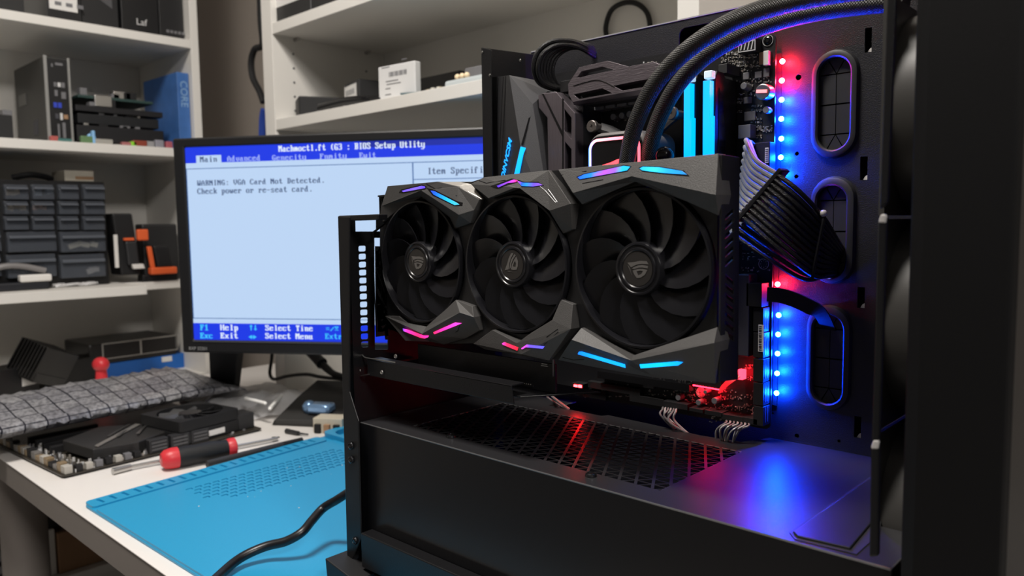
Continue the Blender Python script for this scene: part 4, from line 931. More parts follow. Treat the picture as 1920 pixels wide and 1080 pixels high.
screen_text('screen_lettering', 'Machmoctl.ft (G3 : BIOS Setup Utlity', 523, 273.5, 285, 798, c_white, True)
screen_text('screen_lettering', 'Main', 376, 294, 304.5, 409, c_ink)
screen_text('screen_lettering', 'Advanced', 427, 292.5, 303, 490, c_lav); screen_text('screen_lettering', 'Genecity', 511, 291, 301, 576, c_lav)
screen_text('screen_lettering', 'Fnmity', 600, 288.5, 298.5, 652, c_lav); screen_text('screen_lettering', 'Ewit', 674, 286.5, 297, 707, c_lav)
screen_text('screen_lettering', 'WARNING: VGA Card Not Detected.', 371, 338.5, 348.5, 611, c_ink)
screen_text('screen_lettering', 'Check power or re-seat card.', 371, 353.5, 364, 588, c_ink)
screen_text('screen_lettering', 'Item Specific Help', 802, 315, 327, 962, c_ink)
for y0, y1, a, b in ((608, 619, 'F1', 'Help'), (623.5, 634, 'Exc', 'Exit')):
    screen_text('screen_lettering', a, 376, y0, y1, 376 + 8.2 * len(a), c_cyan, True); screen_text('screen_lettering', b, 414, y0, y1, 448, c_white, True)
screen_text('screen_lettering', '^_', 468, 609, 619, 484, c_cyan); screen_text('screen_lettering', '<', 467, 623, 636, 485, c_cyan)
screen_text('screen_lettering', 'Select Tine', 498, 609, 619.5, 588, c_white, True); screen_text('screen_lettering', 'Select Menu', 498, 624, 634.5, 588, c_white, True)
screen_text('screen_lettering', '=/~', 611, 609.5, 620, 637, c_cyan); screen_text('screen_lettering', 'Extra', 610, 625, 635, 652, c_cyan)
# faint maker's mark on the lower bezel
u, z = WM(357, 655); q = MB(); word(q, 'BXP 32201', .0075, frame(MP(u, z, .0046), E1, (0, 0, 1)), .0001); q.build('bezel_mark', mat('mark_grey', (.3, .3, .3), .5), mon)
# stand
ua, ub_ = WM(368, 690)[0], WM(420, 690)[0]
mb = MB(); mb.prism([MP(ua - .002, z_bot - bb + .03, -.040), MP(ub_ + .008, z_bot - bb + .03, -.040), MP(ub_ - .082, ZT + .010, -.160), MP(ua - .078, ZT + .010, -.160)], -EN * .022); mb.build('stand_neck', matt_black, mon, bevel=.002)
mb = MB(); base = []
for i in range(28):
    t = 2 * math.pi * i / 28; base.append(MP((ua + ub_) / 2 - .08 + .09 * math.cos(t), ZT, -.175 + .06 * math.sin(t)))
mb.prism(base, (0, 0, .010)); mb.build('stand_base', matt_black, mon, bevel=.002)
# cables behind the monitor
t = thing('monitor_cable', 'thin black cable dropping behind the monitor and running along the back of desk', 'cable', W(522, 720, 'y', .93))
q = MB(); q.tube([W(512, 640, 'y', .79), W(509, 675, 'y', .79), W(506, 700, 'y', .79), W(514, 711, 'y', .785), W(540, 705, 'y', .785), W(575, 702, 'y', .79), W(610, 708, 'y', .79), W(690, 714, 'y', .79)], .0034, 8); q.build('cord', matt_black, t, smooth=True)
t = thing('plug_lead', 'thick black lead with a moulded plug hanging under the monitor', 'cable', W(600, 680, 'y', .93))
q = MB(); q.tube([W(560, 640, 'y', .79), W(590, 668, 'y', .79), W(604, 682, 'y', .79)], [.008, .011], 10); q.build('plug', matt_black, t, smooth=True)
q = MB(); q.tube([W(600, 678, 'y', .79), W(614, 692, 'y', .79), W(632, 703, 'y', .79), W(690, 716, 'y', .79)], [.008, .0045], 8); q.build('cord', matt_black, t, smooth=True)

# ================================================================ SILICONE WORK MAT
zm = ZT + .006
c_ = [W(157, 950, 'z', zm), W(604, 823, 'z', zm)]
A_, D_ = V((-.992, .3035, 0)), V((-1.026, .655, 0)); ex = V((1, .018, 0)).normalized(); ey = (D_ - A_).normalized()
def MT(a, b, z=zm): p = A_ + ex * a + ey * b; return V((p.x, p.y, z))
wm = thing('work_mat', 'bright blue silicone repair mat with ruler notches and moulded compartments on desk', 'work mat', MT(.25, .2, ZT))
LX, LY = 0.62, 0.47
def mpoly(x0, x1, y0, y1): return [(x0, y0), (x1, y0), (x1, y1), (x0, y1)]
def rr2(x0, x1, y0, y1, r, n=5):
    o = []
    for cx, cy, t0 in ((x1 - r, y1 - r, 0), (x0 + r, y1 - r, 90), (x0 + r, y0 + r, 180), (x1 - r, y0 + r, 270)):
        for i in range(n + 1):
            t = math.radians(t0 + 90 * i / n); o.append((cx + r * math.cos(t), cy + r * math.sin(t)))
    return o
mb = MB(); mb.prism([MT(a, b, ZT) for a, b in rr2(0, LX, 0, LY, .010)], (0, 0, .0035)); mb.build('mat_sheet', mat_blue, wm, bevel=.001)
# raised layers with pressed-in cells
mb = MB()
notch = [[MT(a, b, ZT + .0035) for a, b in [(.006, .012 + .0148 * i), (.0225, .0135 + .0148 * i), (.0225, .0175 + .0148 * i), (.006, .016 + .0148 * i)]] for i in range(22)]
mb.plate([MT(a, b, ZT + .0035) for a, b in rr2(0.001, .029, .001, .345, .006)], notch, (0, 0, .0025)); mb.build('ruler_strip', mat_blue, wm)
cells = []
for i in range(7):
    for j in range(19):
        x = .060 + .0112 * i + (.0008 * j); y = .100 + .0118 * j + (.0059 if i % 2 else 0)
        if (i, j) in ((6, 0), (6, 1), (5, 0)): continue
        cells.append([MT(a, b, ZT + .0035) for a, b in [(x, y), (x + .0026, y), (x + .0026, y + .0058), (x + .0062, y + .0058), (x + .0062, y + .0082), (x, y + .0082)]])
mb = MB(); mb.plate([MT(a, b, ZT + .0035) for a, b in rr2(.034, LX - .001, .001, .352, .006)], cells, (0, 0, .0022)); mb.build('work_surface', mat_blue, wm, bevel=.0003)
mb = MB()
hol = [[MT(a, b, ZT + .0035) for a, b in rr2(.014, .055, .362, .420, .018)], [MT(a, b, ZT + .0035) for a, b in rr2(.066, .150, .366, .440, .008)], [MT(a, b, ZT + .0035) for a, b in rr2(.160, .260, .366, .440, .008)], [MT(a, b, ZT + .0035) for a, b in rr2(.27, .45, .366, .440, .008)]]
mb.plate([MT(a, b, ZT + .0035) for a, b in rr2(.0, LX, .354, LY, .012)], hol, (0, 0, .008)); mb.build('parts_compartments', mat_blue, wm, bevel=.001)
q = MB(); word(q, 'Soldering mat', .010, frame(MT(.10, .04, ZT + .0057), ey, -ex), .0002)
# small white specks left on the mat
q = MB()
for k in range(16):
    p = MT(random.uniform(.07, .30), random.uniform(.06, .30), ZT + .0057); q.ball(p + V((0, 0, .0003)), random.uniform(.0004, .0011), 6, (1, 1, .4))
sp = q.build('dust_specks', white_plastic, wm); sp['kind'] = 'stuff'
# mains lead crossing the mat
pl = [W(655, 922, 'y', .44), W(632, 937, 'z', -.275), W(606, 953, 'z', -.285), W(585, 976, 'z', -.292), W(566, 998, 'z', -.298), W(536, 1015, 'z', -.305), W(500, 1024, 'z', -.309), W(466, 1038, 'z', -.313), W(440, 1054, 'z', -.316), W(410, 1080, 'z', -.3185), W(370, 1118, 'z', -.3195)]
q = MB(); q.tube(pl, .0045, 12, sub=8); o = q.build('mains_lead', mat('lead_black', (.006, .006, .008), .35), smooth=True, base=True); tag(o, 'thick black power lead curving across the blue mat from the case', 'cable')

# ================================================================ TOOLS
sd = thing('screwdriver', 'large screwdriver with black grip and red ends beside the blue mat', 'screwdriver', W(370, 868, 'z', ZT))
a = W(313, 861, 'z', ZT + .0155); b = W(432, 839, 'z', ZT + .0155); d = (b - a).normalized()
rg = .0142; Lk = (W(443, 837, 'z', ZT + .0155) - a).length / .123
q = MB(); q.lathe([(r_ * rg, h_ * Lk) for r_, h_ in ((.95, .012), (1, .030), (.95, .05), (1.0, .075), (.86, .098), (.82, .108))], a, d, 24); q.build('grip', matt_black, sd, smooth=True)
q = MB(); q.lathe([(0, -.008), (rg * .6, -.0075), (rg * .9, -.003), (rg * 1.02, .006), (rg * 1.02, .014)], a, d, 24); q.build('end_cap', red_plastic, sd, smooth=True)
q = MB(); q.lathe([(r_ * rg, h_ * Lk) for r_, h_ in ((.84, .106), (.95, .110), (.95, .120), (.6, .123), (0, .123))], a, d, 24); q.build('collar', red_plastic, sd, smooth=True)
sd2 = thing('bit_driver', 'bright steel bit driver lying behind the red-ended screwdriver', 'screwdriver', W(260, 872, 'z', ZT))
a = W(211, 884, 'z', ZT + .005); b = W(245, 875.5, 'z', ZT + .005); c = W(520, 822, 'z', ZT + .005)
q = MB(); q.cyl(a, b, .0046, .0040, 12); q.build('bit_holder', steel, sd2, smooth=True)
q = MB(); q.cyl(b, c, .0026, n=10); q.build('shaft', steel, sd2, smooth=True)
q = MB(); q.cyl(W(511, 822.5, 'z', ZT + .005), W(524, 819.5, 'z', ZT + .005), .0032, .001, 10); q.build('tip', screw_black, sd2, smooth=True)
pn = thing('spudger_pen', 'slim black pen-shaped tool along the edge of blue mat', 'pen', W(480, 848, 'z', ZT))
a = W(388, 870, 'z', ZT + .006); b = W(530, 834.5, 'z', ZT + .006); c = W(566, 825, 'z', ZT + .006)
q = MB(); q.cyl(a, b, .0050, .0050, 14); q.build('barrel', rubber, pn, smooth=True); q = MB(); q.cyl(b, c, .0050, .0042, 14); q.build('knurled_end', matt_black, pn, smooth=True)
q = MB(); q.cyl(W(537, 808, 'z', ZT + .004), W(560, 812.5, 'z', ZT + .004), .0042, .0035, 10); q.cyl(W(560, 812.5, 'z', ZT + .004), W(578, 814.5, 'z', ZT + .003), .0018, .0012, 8); o = q.build('driver_bit', rubber, smooth=True, base=True); tag(o, 'short black driver bit lying on the white desk', 'bit')

# ================================================================ SPARE BOARD WITH COOLER ON THE DESK
zb_ = ZT + .0045
BA, BBx, BCy = W(118, 893, 'z', zb_), W(0, 836, 'z', zb_), W(480, 800, 'z', zb_)
bx_ = (BBx - BA).normalized(); by_ = (BCy - BA); by_ = (by_ - bx_ * by_.dot(bx_)).normalized()
def BP(a, b, z=0.0): p = BA + bx_ * a + by_ * b; return V((p.x, p.y, zb_ + z))
def bbox_(q, a0, a1, b0, b1, z0, z1): q.prism([BP(a0, b0, z0), BP(a1, b0, z0), BP(a1, b1, z0), BP(a0, b1, z0)], (0, 0, z1 - z0)); return q
spare = thing('spare_motherboard', 'loose black motherboard with grey heatsinks lying flat at the desk corner', 'motherboard', BP(.12, .15, -.004))
q = MB(); q.prism([BP(a, b, -.0016) for a, b in rr2(0, .305, 0, .30, .006)], (0, 0, .0016)); q.build('circuit_board', mat('board_brown_edge', (.03, .026, .02), .4), spare)
q = MB(); bbox_(q, .004, .30, .004, .296, -.0042, -.0018); q.build('back_cover', matt_black, spare)
names = ('fan_header', mat('dull_ivory', (.42, .40, .36), .5)), ('front_header', mat('gold_pin_block', (.30, .22, .13), .4, .3)), ('audio_capacitor', mat('dull_can', (.26, .25, .24), .4, .5)), ('front_header', matt_black), ('pin_header', mat('gold_pin_block', (.42, .32, .20), .4, .3))
xx = .004
for k in range(26):
    wd = random.uniform(.009, .016); nm, m_ = names[k % 5]; q = MB(); bbox_(q, xx, xx + wd, .004, .014, 0, random.uniform(.007, .013)); q.build(nm, m_, spare, bevel=.0006); xx += wd + random.uniform(.001, .003)
    if xx > .29: break
for k in range(7):
    b0 = .018 + k * .013; q = MB(); bbox_(q, .003, .012, b0, b0 + .009, 0, .009); q.build('drive_socket', (matt_black, mat('dull_ivory', (.42, .40, .36), .5), chip)[k % 3], spare, bevel=.0006)
# angular chipset armour, ribbed block, slots
q = MB(); P = [BP(.028, .050, .020), BP(.105, .040, .022), BP(.150, .110, .020), BP(.120, .160, .018), BP(.045, .165, .018), BP(.020, .11, .018)]
q.prism([p - V((0, 0, .016)) for p in P], (0, 0, .016)); q.build('chipset_armour', mat('spare_armour', (.035, .034, .034), .4, .3), spare, bevel=.0015)
for a0_, a1_, b0_, b1_ in ((.060, .120, .100, .150), (.072, .124, .092, .142), (.050, .10, .125, .158)):
    q = MB(); q.prism([BP(a0_, b0_, .0212), BP(a0_ + .004, b0_ - .003, .0214), BP(a1_, b1_, .0202), BP(a1_ - .002, b1_ + .003, .0202)], (0, 0, .0006)); q.build('armour_line', steel, spare)
q = MB(); q.prism([BP(.030, .058, .0205), BP(.036, .056, .0215), BP(.115, .150, .0205), BP(.108, .154, .0200)], (0, 0, .0008)); q.build('armour_blade', mat('brushed_silver', (.5, .48, .45), .35, .8, bump=.2, scale=300), spare)
for k in range(3):
    q = MB(); bbox_(q, .004, .016, .118 + .032 * k, .146 + .032 * k, 0, .020); rb_ = q.build('ribbed_heatsink', armour_dark, spare, bevel=.001)
    q = MB()
    for j in range(3): bbox_(q, .0032, .0040, .121 + .032 * k, .143 + .032 * k, .004 + .005 * j, .0065 + .005 * j)
    q.build('rib', armour, rb_)
for k in range(4):
    q = MB(); bbox_(q, .120 + .028 * k, .129 + .028 * k, .03, .13, 0, .011); q.build('expansion_slot', matt_black, spare, bevel=.0008)
for k in range(4):
    q = MB(); bbox_(q, .10, .225, .225 + .009 * k, .230 + .009 * k, 0, .010); q.build('memory_socket', matt_black, spare)
q = MB(); bbox_(q, .015, .05, .215, .295, 0, .026); q.build('rear_socket_stack', armour_dark, spare, bevel=.002)
mb = MB()
for k in range(420):
    a, b = random.uniform(.004, .20), random.uniform(.004, .29); 
    if k < 200: a, b = random.choice(((random.uniform(.003, .03), random.uniform(.012, .12)), (random.uniform(.02, .2), random.uniform(.014, .036))))
    s = random.uniform(.0008, .0026); mb.set(random.choice((0, 0, 1, 2, 2))); bbox_(mb, a, a + s, b, b + s * random.uniform(.6, 2), 0, random.uniform(.001, .007 if k < 200 else .003))
mb.build('soldered_parts', [solder, silk, chip], spare)['kind'] = 'stuff'
# boxed fan on the board with a white sticker
fx, fz = .035, .0
ck = thing('cooling_fan', 'square black cooling fan resting on the spare motherboard, white sticker on side', 'fan', BP(.06, .25, .027))
FO = W(287, 800, 'z', ZT + .036); FA = W(360, 832, 'z', ZT + .036)
fc_ = BP(.062, .262, .0); fu = V((math.cos(.17), math.sin(.17), 0)); fv = V((0, 0, 1)).cross(fu)
def FP(a, b, z): return V((-1.196, .527, zb_)) + fu * a + fv * b + V((0, 0, z))
H_ = .0525
q = MB(); q.plate([FP(a, b, .021) for a, b in rr2(-H_, H_, -H_, H_, .006)], [[FP(H_ * .93 * math.cos(t / 20 * math.pi), H_ * .93 * math.sin(t / 20 * math.pi), .021) for t in range(40)]], (0, 0, .016)); q.build('fan_frame', matt_black, ck, bevel=.001)
q = MB(); q.prism([FP(a, b, .0005) for a, b in rr2(-H_, H_, -H_, H_, .004)], (0, 0, .0195)); bs_ = q.build('heatsink_block', matt_black, ck, bevel=.0015)
q = MB(); q.prism([FP(H_ + .0004, -.030, .005), FP(H_ + .0004, .024, .005), FP(H_ + .0004, .024, .0135), FP(H_ + .0004, -.030, .0135)], fu * -.0003); q.build('sticker', paper, bs_)
q = MB(); q.cyl(FP(0, 0, .0225), FP(0, 0, .0355), .017, n=24); q.build('hub', fan_black, ck, smooth=True)
for k in range(9):
    q = MB(); vs = []
    for r, a0 in ((.016, 0), (.033, .12), (.0475, .30)):
        for s_ in (0, 1): an = 2 * math.pi * k / 9 + a0 + s_ * .5; vs.append(FP(r * math.cos(an), r * math.sin(an), .0345 - .010 * s_))
    vs += [p - V((0, 0, .001)) for p in vs]
    q.add(vs, [(0, 1, 3, 2), (2, 3, 5, 4), (6, 8, 9, 7), (8, 10, 11, 9), (0, 6, 7, 1), (4, 5, 11, 10), (0, 2, 8, 6), (2, 4, 10, 8), (1, 7, 9, 3), (3, 9, 11, 5)]); q.build('blade', mat('fan_blade_grey', (.05, .05, .052), .3), ck, smooth=True)
# ================================================================ CLUTTER BEHIND THE SPARE BOARD
# printed antistatic bag: closed loft with two side walls, wrinkled, resting on the board
bagm = bpy.data.materials.new('antistatic_film'); bagm.use_nodes = True; nt = bagm.node_tree; bs = nt.nodes['Principled BSDF']
uvn = nt.nodes.new('ShaderNodeUVMap'); br = nt.nodes.new('ShaderNodeTexBrick'); br.offset = 0; br.inputs['Scale'].default_value = 1
br.inputs['Brick Width'].default_value = .03; br.inputs['Row Height'].default_value = .03; br.inputs['Mortar Size'].default_value = .0012; br.inputs['Mortar Smooth'].default_value = .1
br.inputs['Color1'].default_value = (.46, .46, .48, 1); br.inputs['Color2'].default_value = (.30, .30, .33, 1); br.inputs['Mortar'].default_value = (.015, .016, .03, 1)
nz = nt.nodes.new('ShaderNodeTexNoise'); nz.inputs['Scale'].default_value = 190; nz.inputs['Detail'].default_value = 4
mx = nt.nodes.new('ShaderNodeMix'); mx.data_type = 'RGBA'; mx.blend_type = 'MULTIPLY'; mx.inputs[0].default_value = .7
cr = nt.nodes.new('ShaderNodeValToRGB'); cr.color_ramp.elements[0].position = .35; cr.color_ramp.elements[1].position = .62; cr.color_ramp.elements[0].color = (.25, .25, .26, 1)
tc = nt.nodes.new('ShaderNodeTexCoord'); nt.links.new(tc.outputs['Object'], nz.inputs['Vector']); nt.links.new(nz.outputs['Fac'], cr.inputs[0])
nt.links.new(uvn.outputs[0], br.inputs['Vector']); nt.links.new(br.outputs['Color'], mx.inputs[6]); nt.links.new(cr.outputs[0], mx.inputs[7]); nt.links.new(mx.outputs[2], bs.inputs['Base Color'])
bpn = nt.nodes.new('ShaderNodeBump'); bpn.inputs['Distance'].default_value = .002; bpn.inputs['Strength'].default_value = .6; nt.links.new(nz.outputs['Fac'], bpn.inputs['Height']); nt.links.new(bpn.outputs[0], bs.inputs['Normal'])
bs.inputs['Roughness'].default_value = .28; bs.inputs['Metallic'].default_value = .35
def bag(name, a, b, width, height, label):
    a = V(a); b = V(b); d = (b - a).normalized(); L = (b - a).length; s_ = V((-1, 0, 0)); s_ = (s_ - d * s_.dot(d)).normalized(); up = d.cross(s_); up = up if up.z > 0 else -up
    NU, prof = 46, []
    for i in range(20):
        t = 2 * math.pi * i / 20; cx, cy = math.cos(t), math.sin(t)
        prof.append((.5 + .5 * math.copysign(abs(cx) ** .45, cx), .5 + .5 * math.copysign(abs(cy) ** .7, cy)))
    vs, uvs = [], []
    for k in range(NU):
        t = k / (NU - 1); p = a + d * (L * t); taper = 1 - .75 * max(0, (t - .80) / .20) ** 1.5
        step = 1.0 + .10 * math.sin(t * 19) * .2
        for i, (x, y) in enumerate(prof):
            h = height * taper * step * (1 - .42 * (1 / (1 + math.exp(-(0.45 - x) * 14)))) if y > .4 else height * taper
            n_ = .0016 * math.sin(k * 1.7 + i * 2.3) + .0012 * math.sin(k * 3.1 - i)
            vs.append(p + s_ * (x * width + n_) + up * (y * h + (n_ if y > .3 else 0)))
    n = 20; fs = [(k * n + i, k * n + (i + 1) % n, (k + 1) * n + (i + 1) % n, (k + 1) * n + i) for k in range(NU - 1) for i in range(n)]
    fs += [tuple(range(n)), tuple(range((NU - 1) * n, NU * n))]
    q = MB(); q.add(vs, fs); o = q.build(name, bagm, smooth=True, base=True); me = o.data; uv = me.uv_layers.new(name='UVMap')
    for p_ in me.polygons:
        for l in p_.loop_indices:
            v = me.loops[l].vertex_index; c = me.vertices[v].co + o.location; q_ = c - a
            uv.data[l].uv = (q_.dot(d) + .1, q_.dot(s_) + q_.dot(up) * .9 + .1)
    return tag(o, label, 'bag')
bag('antistatic_bag', W(-25, 838, 'z', -.297), W(462, 734, 'z', -.296), .145, .046, 'long grey antistatic bag with dark grid print lying on the spare motherboard')
# boxes
def tbox(name, label, cat, pts, z0, z1, m, bevel=.001, group=None):
    """box from three desk-plane corners (near left, near right, far right) given as pixels on the plane z0"""
    a, b, c = (W(x, y, 'z', z0) for x, y in pts); d = a + c - b
    q = MB(); q.prism([a, b, c, d], (0, 0, z1 - z0)); o = q.build(name, m, bevel=bevel, base=True); return tag(o, label, cat, group)
def vbox(c, u, w, dpt, h, rot):
    q = MB(); q.obox(V(c) + V((0, 0, h / 2)), (w, dpt, h), Matrix.Rotation(rot, 3, 'Z')); return q
a, b = W(196, 712, 'z', ZT), W(338, 690, 'z', ZT); rot = math.atan2((b - a).y, (b - a).x)
dl = (b - a).normalized(); dn = V((-dl.y, dl.x, 0))
def on(p, q_): r = a + dl * p + dn * q_; return V((r.x, r.y, 0))
bt_ = thing('blue_box', 'flat blue cardboard box under the black optical drive, behind antistatic bag', 'box', on(.085, .06) + V((0, 0, ZT)))
q = MB(); q.prism([on(0, 0) + V((0, 0, ZT)), on(.185, 0) + V((0, 0, ZT)), on(.185, .12) + V((0, 0, ZT)), on(0, .12) + V((0, 0, ZT))], (0, 0, .034)); q.build('carton', mat('blue_carton', (.012, .13, .50), .4), bt_, bevel=.001)
q = MB(); q.prism([on(.128, -.0006) + V((0, 0, ZT + .02)), on(.152, -.0006) + V((0, 0, ZT + .02)), on(.152, -.0002) + V((0, 0, ZT + .032)), on(.128, -.0002) + V((0, 0, ZT + .032))], (0, .0003, 0)); q.build('sticker', paper, bt_)
dr = thing('optical_drive', 'black drive box with chrome frame stacked on the blue box', 'drive', on(.06, .06) + V((0, 0, ZT + .034)))
z0 = ZT + .0345
q = MB(); q.prism([on(-.028, .0) + V((0, 0, z0)), on(.165, .0) + V((0, 0, z0)), on(.165, .14) + V((0, 0, z0)), on(-.028, .14) + V((0, 0, z0))], (0, 0, .046)); q.build('housing', mat('drive_dark', (.008, .007, .007), .3), dr, bevel=.004)
for p0, p1, zA, zB in ((-.002, .168, .043, .0455), (-.002, .168, .010, .012), (-.002, .001, .010, .0455), (.080, .084, .010, .0455), (.166, .168, .010, .0455)):
    q = MB(); q.prism([on(p0, -.001) + V((0, 0, z0 + zA)), on(p1, -.001) + V((0, 0, z0 + zA)), on(p1, -.001) + V((0, 0, z0 + zB)), on(p0, -.001) + V((0, 0, z0 + zB))], dn * .004); q.build('chrome_bar', steel, dr)
rc = thing('red_air_blower', 'round red rubber bulb left of the blue box', 'bulb', W(192, 702, 'z', ZT + .03))
c = W(189, 683, 'z', ZT + .062); q = MB(); q.ball(c, .0155, 14, (1.25, 1, .95)); q.cyl(c + V((0, 0, -.012)), V((c.x, c.y, ZT)), .010, .014, 12); q.build('bulb', red_plastic, rc, smooth=True)
# dark heat sinks and boxes at the far left
vb = [((85, 735), .10, .05, .085, .5, 'tall black finned heatsink leaning behind the antistatic bag', 'heatsink', (.009, .0085, .008)), ((130, 720), .11, .06, .055, .35, 'low black metal box between the heatsink and red bulb', 'box', (.006, .006, .006)),
      ((12, 745), .10, .06, .060, .4, 'black drive cage with pale sticker at the left end of clutter', 'drive cage', (.008, .008, .009))]
for (px, py), w_, d_, h_, r_, lab, cat, col in vb:
    p = W(px, py, 'z', ZT); q = vbox((p.x, p.y, ZT), 0, w_, d_, h_, rot + r_); nm = {'heatsink': 'finned_heatsink', 'box': 'metal_box', 'drive cage': 'drive_cage'}[cat]
    if cat == 'heatsink':
        q = MB(); M3 = Matrix.Rotation(rot + r_, 3, 'Z') @ Matrix.Rotation(.35, 3, 'X') @ Matrix.Rotation(.35, 3, 'Y')
        for k in range(9): q.obox(V((p.x, p.y, ZT + .062)) + M3 @ V((0, -.03 + .0075 * k, 0)), (w_, .003, h_ * .8), M3)
        q.obox(V((p.x, p.y, ZT + .062)) + M3 @ V((0, 0, -.028)), (w_ * .9, .066, .02), M3)
    o = q.build(nm, mat('clutter_' + nm, col, .45), bevel=.0012, base=True); tag(o, lab, cat)
    if cat == 'drive cage':
        q2 = MB(); M3 = Matrix.Rotation(rot + r_, 3, 'Z'); q2.obox(V((p.x, p.y, ZT + .036)) + M3 @ V((.032, -d_ / 2 - .0004, 0)), (.042, .0006, .030), M3); q2.build('sticker', paper, o)
# clear plastic bags with two white sticks
film = mat('clear_film', (.95, .95, .97), .25, alpha=.5, bump=.6, scale=60)
def sheet(name, label, cx, cy, w_, d_, h_, seed, rot_):
    rnd = random.Random(seed); n = 16; c = W(cx, cy, 'z', ZT); M3 = Matrix.Rotation(rot_, 3, 'Z'); q = MB(); vs = []
    ph = [rnd.uniform(0, 6.28) for _ in range(6)]
    for i in range(n):
        for j in range(n):
            u, v = i / (n - 1) * 2 - 1, j / (n - 1) * 2 - 1
            z = h_ * max(0, 1 - .75 * (u * u + v * v)) * (.6 + .4 * math.sin(3.1 * u + ph[0]) * math.cos(2.7 * v + ph[1])) + .004 * abs(math.sin(7 * u + 5 * v + ph[2])) + .0025 * abs(math.sin(13 * v - 4 * u + ph[3])) + .001
            p = M3 @ V((u * w_ / 2 * (1 + .06 * math.sin(5 * v + ph[4])), v * d_ / 2 * (1 + .08 * math.sin(4 * u + ph[5])), z)); vs.append(V((c.x, c.y, ZT)) + p)
    f = [(i * n + j, (i + 1) * n + j, (i + 1) * n + j + 1, i * n + j + 1) for i in range(n - 1) for j in range(n - 1)]
    q.add(vs, f); o = q.build(name, film, smooth=True, base=True); return tag(o, label, 'bag')
sheet('clear_bag', 'crumpled clear plastic bag in front of the monitor stand, nearer antistatic bag', 460, 762, .12, .17, .055, 3, .2)
sheet('clear_bag', 'flat clear plastic bag lying beside the black wrist rest', 535, 768, .12, .16, .030, 8, -.3)
def stick(a, b, z, r, label):
    q = MB(); p0, p1 = W(a[0], a[1], 'z', z), W(b[0], b[1], 'z', z); q.cyl(p0, p1, r, n=8); q.ball(p0, r, 8); q.ball(p1, r, 8); o = q.build('white_stick', mat('white_stick', (.9, .9, .88), .35), smooth=True, base=True); tag(o, label, 'stick')
stick((461, 747), (497, 756), ZT + .038, .0032, 'short white plastic stick on the crumpled clear bag')
stick((506, 766), (528, 741), ZT + .032, .0032, 'slanted white plastic stick on the flat clear bag')
# black wrist rest (wedge)
q = MB(); wp = [(508, 797), (700, 803), (760, 742), (610, 722), (570, 735)]
P = [W(x, y, 'z', ZT) for x, y in ((507, 798), (690, 806), (760, 762), (595, 752))]
lo = [p + V((0, 0, .0)) for p in P]; hi = [P[0] + V((.006, .004, .010)), P[1] + V((0, .004, .010)), P[2] + V((0, -.005, .046)), P[3] + V((.01, -.005, .044))]
mid0 = (hi[0] + hi[3]) / 2 + V((0, 0, .003)); mid1 = (hi[1] + hi[2]) / 2 + V((0, 0, .003))
q.add(lo + hi + [mid0, mid1], [(0, 3, 2, 1), (0, 1, 5, 4), (4, 5, 9, 8), (8, 9, 6, 7), (7, 6, 2, 3), (0, 4, 8, 7, 3), (1, 2, 6, 9, 5)])
o = q.build('wrist_rest', mat('dark_foam', (.022, .021, .020), .7, bump=.3, scale=600), bevel=.004, base=True); tag(o, 'dark grey wedge shaped wrist rest behind the blue mat', 'wrist rest')
# small electronic bits by the case
wr = thing('wrapped_module', 'small part wrapped in shiny blue foil, leaning on the wrist rest by the case', 'part', W(605, 795, 'z', ZT))
c = W(603, 793, 'z', ZT); q = MB(); q.obox(c + V((0, 0, .026)), (.042, .03, .016), Matrix.Rotation(.5, 3, 'Z')); q.ball(c + V((-.02, -.01, .026)), .012, 10); q.build('foil_wrap', mat('blue_foil', (.25, .42, .68), .18, .6, bump=1.0, scale=220), wr, bevel=.005, smooth=True)
q = MB(); q.obox(c + V((0, 0, .009)), (.03, .02, .0176), Matrix.Rotation(.5, 3, 'Z')); q.build('socket_block', matt_black, wr, bevel=.001)
pm = thing('coil_module', 'small beige circuit module with black socket beside the case post', 'circuit module', W(620, 806, 'z', ZT))
c = W(622, 808, 'z', ZT); q = MB(); q.obox(c + V((0, 0, .012)), (.05, .03, .024), Matrix.Rotation(.55, 3, 'Z')); q.build('module_body', mat('beige_plastic', (.55, .50, .40), .5), pm, bevel=.001)
for k in range(3):
    q = MB(); q.obox(c + Matrix.Rotation(.55, 3, 'Z') @ V((-.016 + .016 * k, -.017, .008)), (.010, .006, .014), Matrix.Rotation(.55, 3, 'Z')); q.build('pin_block', (matt_black, card_brown, matt_black)[k], pm, bevel=.0006)

# ================================================================ SHELVING AGAINST THE LEFT WALL
XL, XLB = -1.70, -1.987
lu = thing('shelf_unit', 'tall white shelf unit on the left holding computer parts and a drawer cabinet', 'shelf unit', (-1.84, .35, ZF))
def shelf(parent, x0, x1, y0, y1, z0, z1, name='shelf'):
    q = MB(); q.box(x0, x1, y0, y1, z0, z1); return q.build(name, shelf_white, parent, bevel=.0008)
shelf(lu, XLB, XL, .7905, .8080, ZF, 1.1, 'side_panel'); shelf(lu, XLB, XL, -.33, -.3125, ZF, 1.1, 'side_panel')
q = MB(); q.box(XLB - .006, XLB - .0005, -.33, .808, ZF, 1.1); q.build('back_panel', shelf_white, lu)
Z1, Z2, Z3, Z4, Z5 = .411, .1735, -.1170, ZT + .0002, -.70
shelf(lu, XLB, XL, -.3125, .7905, Z1 - .0180, Z1); shelf(lu, XLB, XL, -.3125, .7905, Z2 - .0185, Z2); shelf(lu, XLB, XL, -.3125, .7905, Z4 - .018, Z4); shelf(lu, XLB, XL, -.3125, .7905, Z5 - .018, Z5)
shelf(lu, XLB, XL - .055, .600, .7905, Z3 - .0185, Z3 - .0010)
q = MB(); q.prism([V((XLB, -.3125, Z3)), V((XL, -.3125, Z3)), W(275, 535, 'z', Z3) * 1.0, V((XLB, .6150, Z3))], (0, 0, -.0185)); q.build('shelf', shelf_white, lu, bevel=.0006)
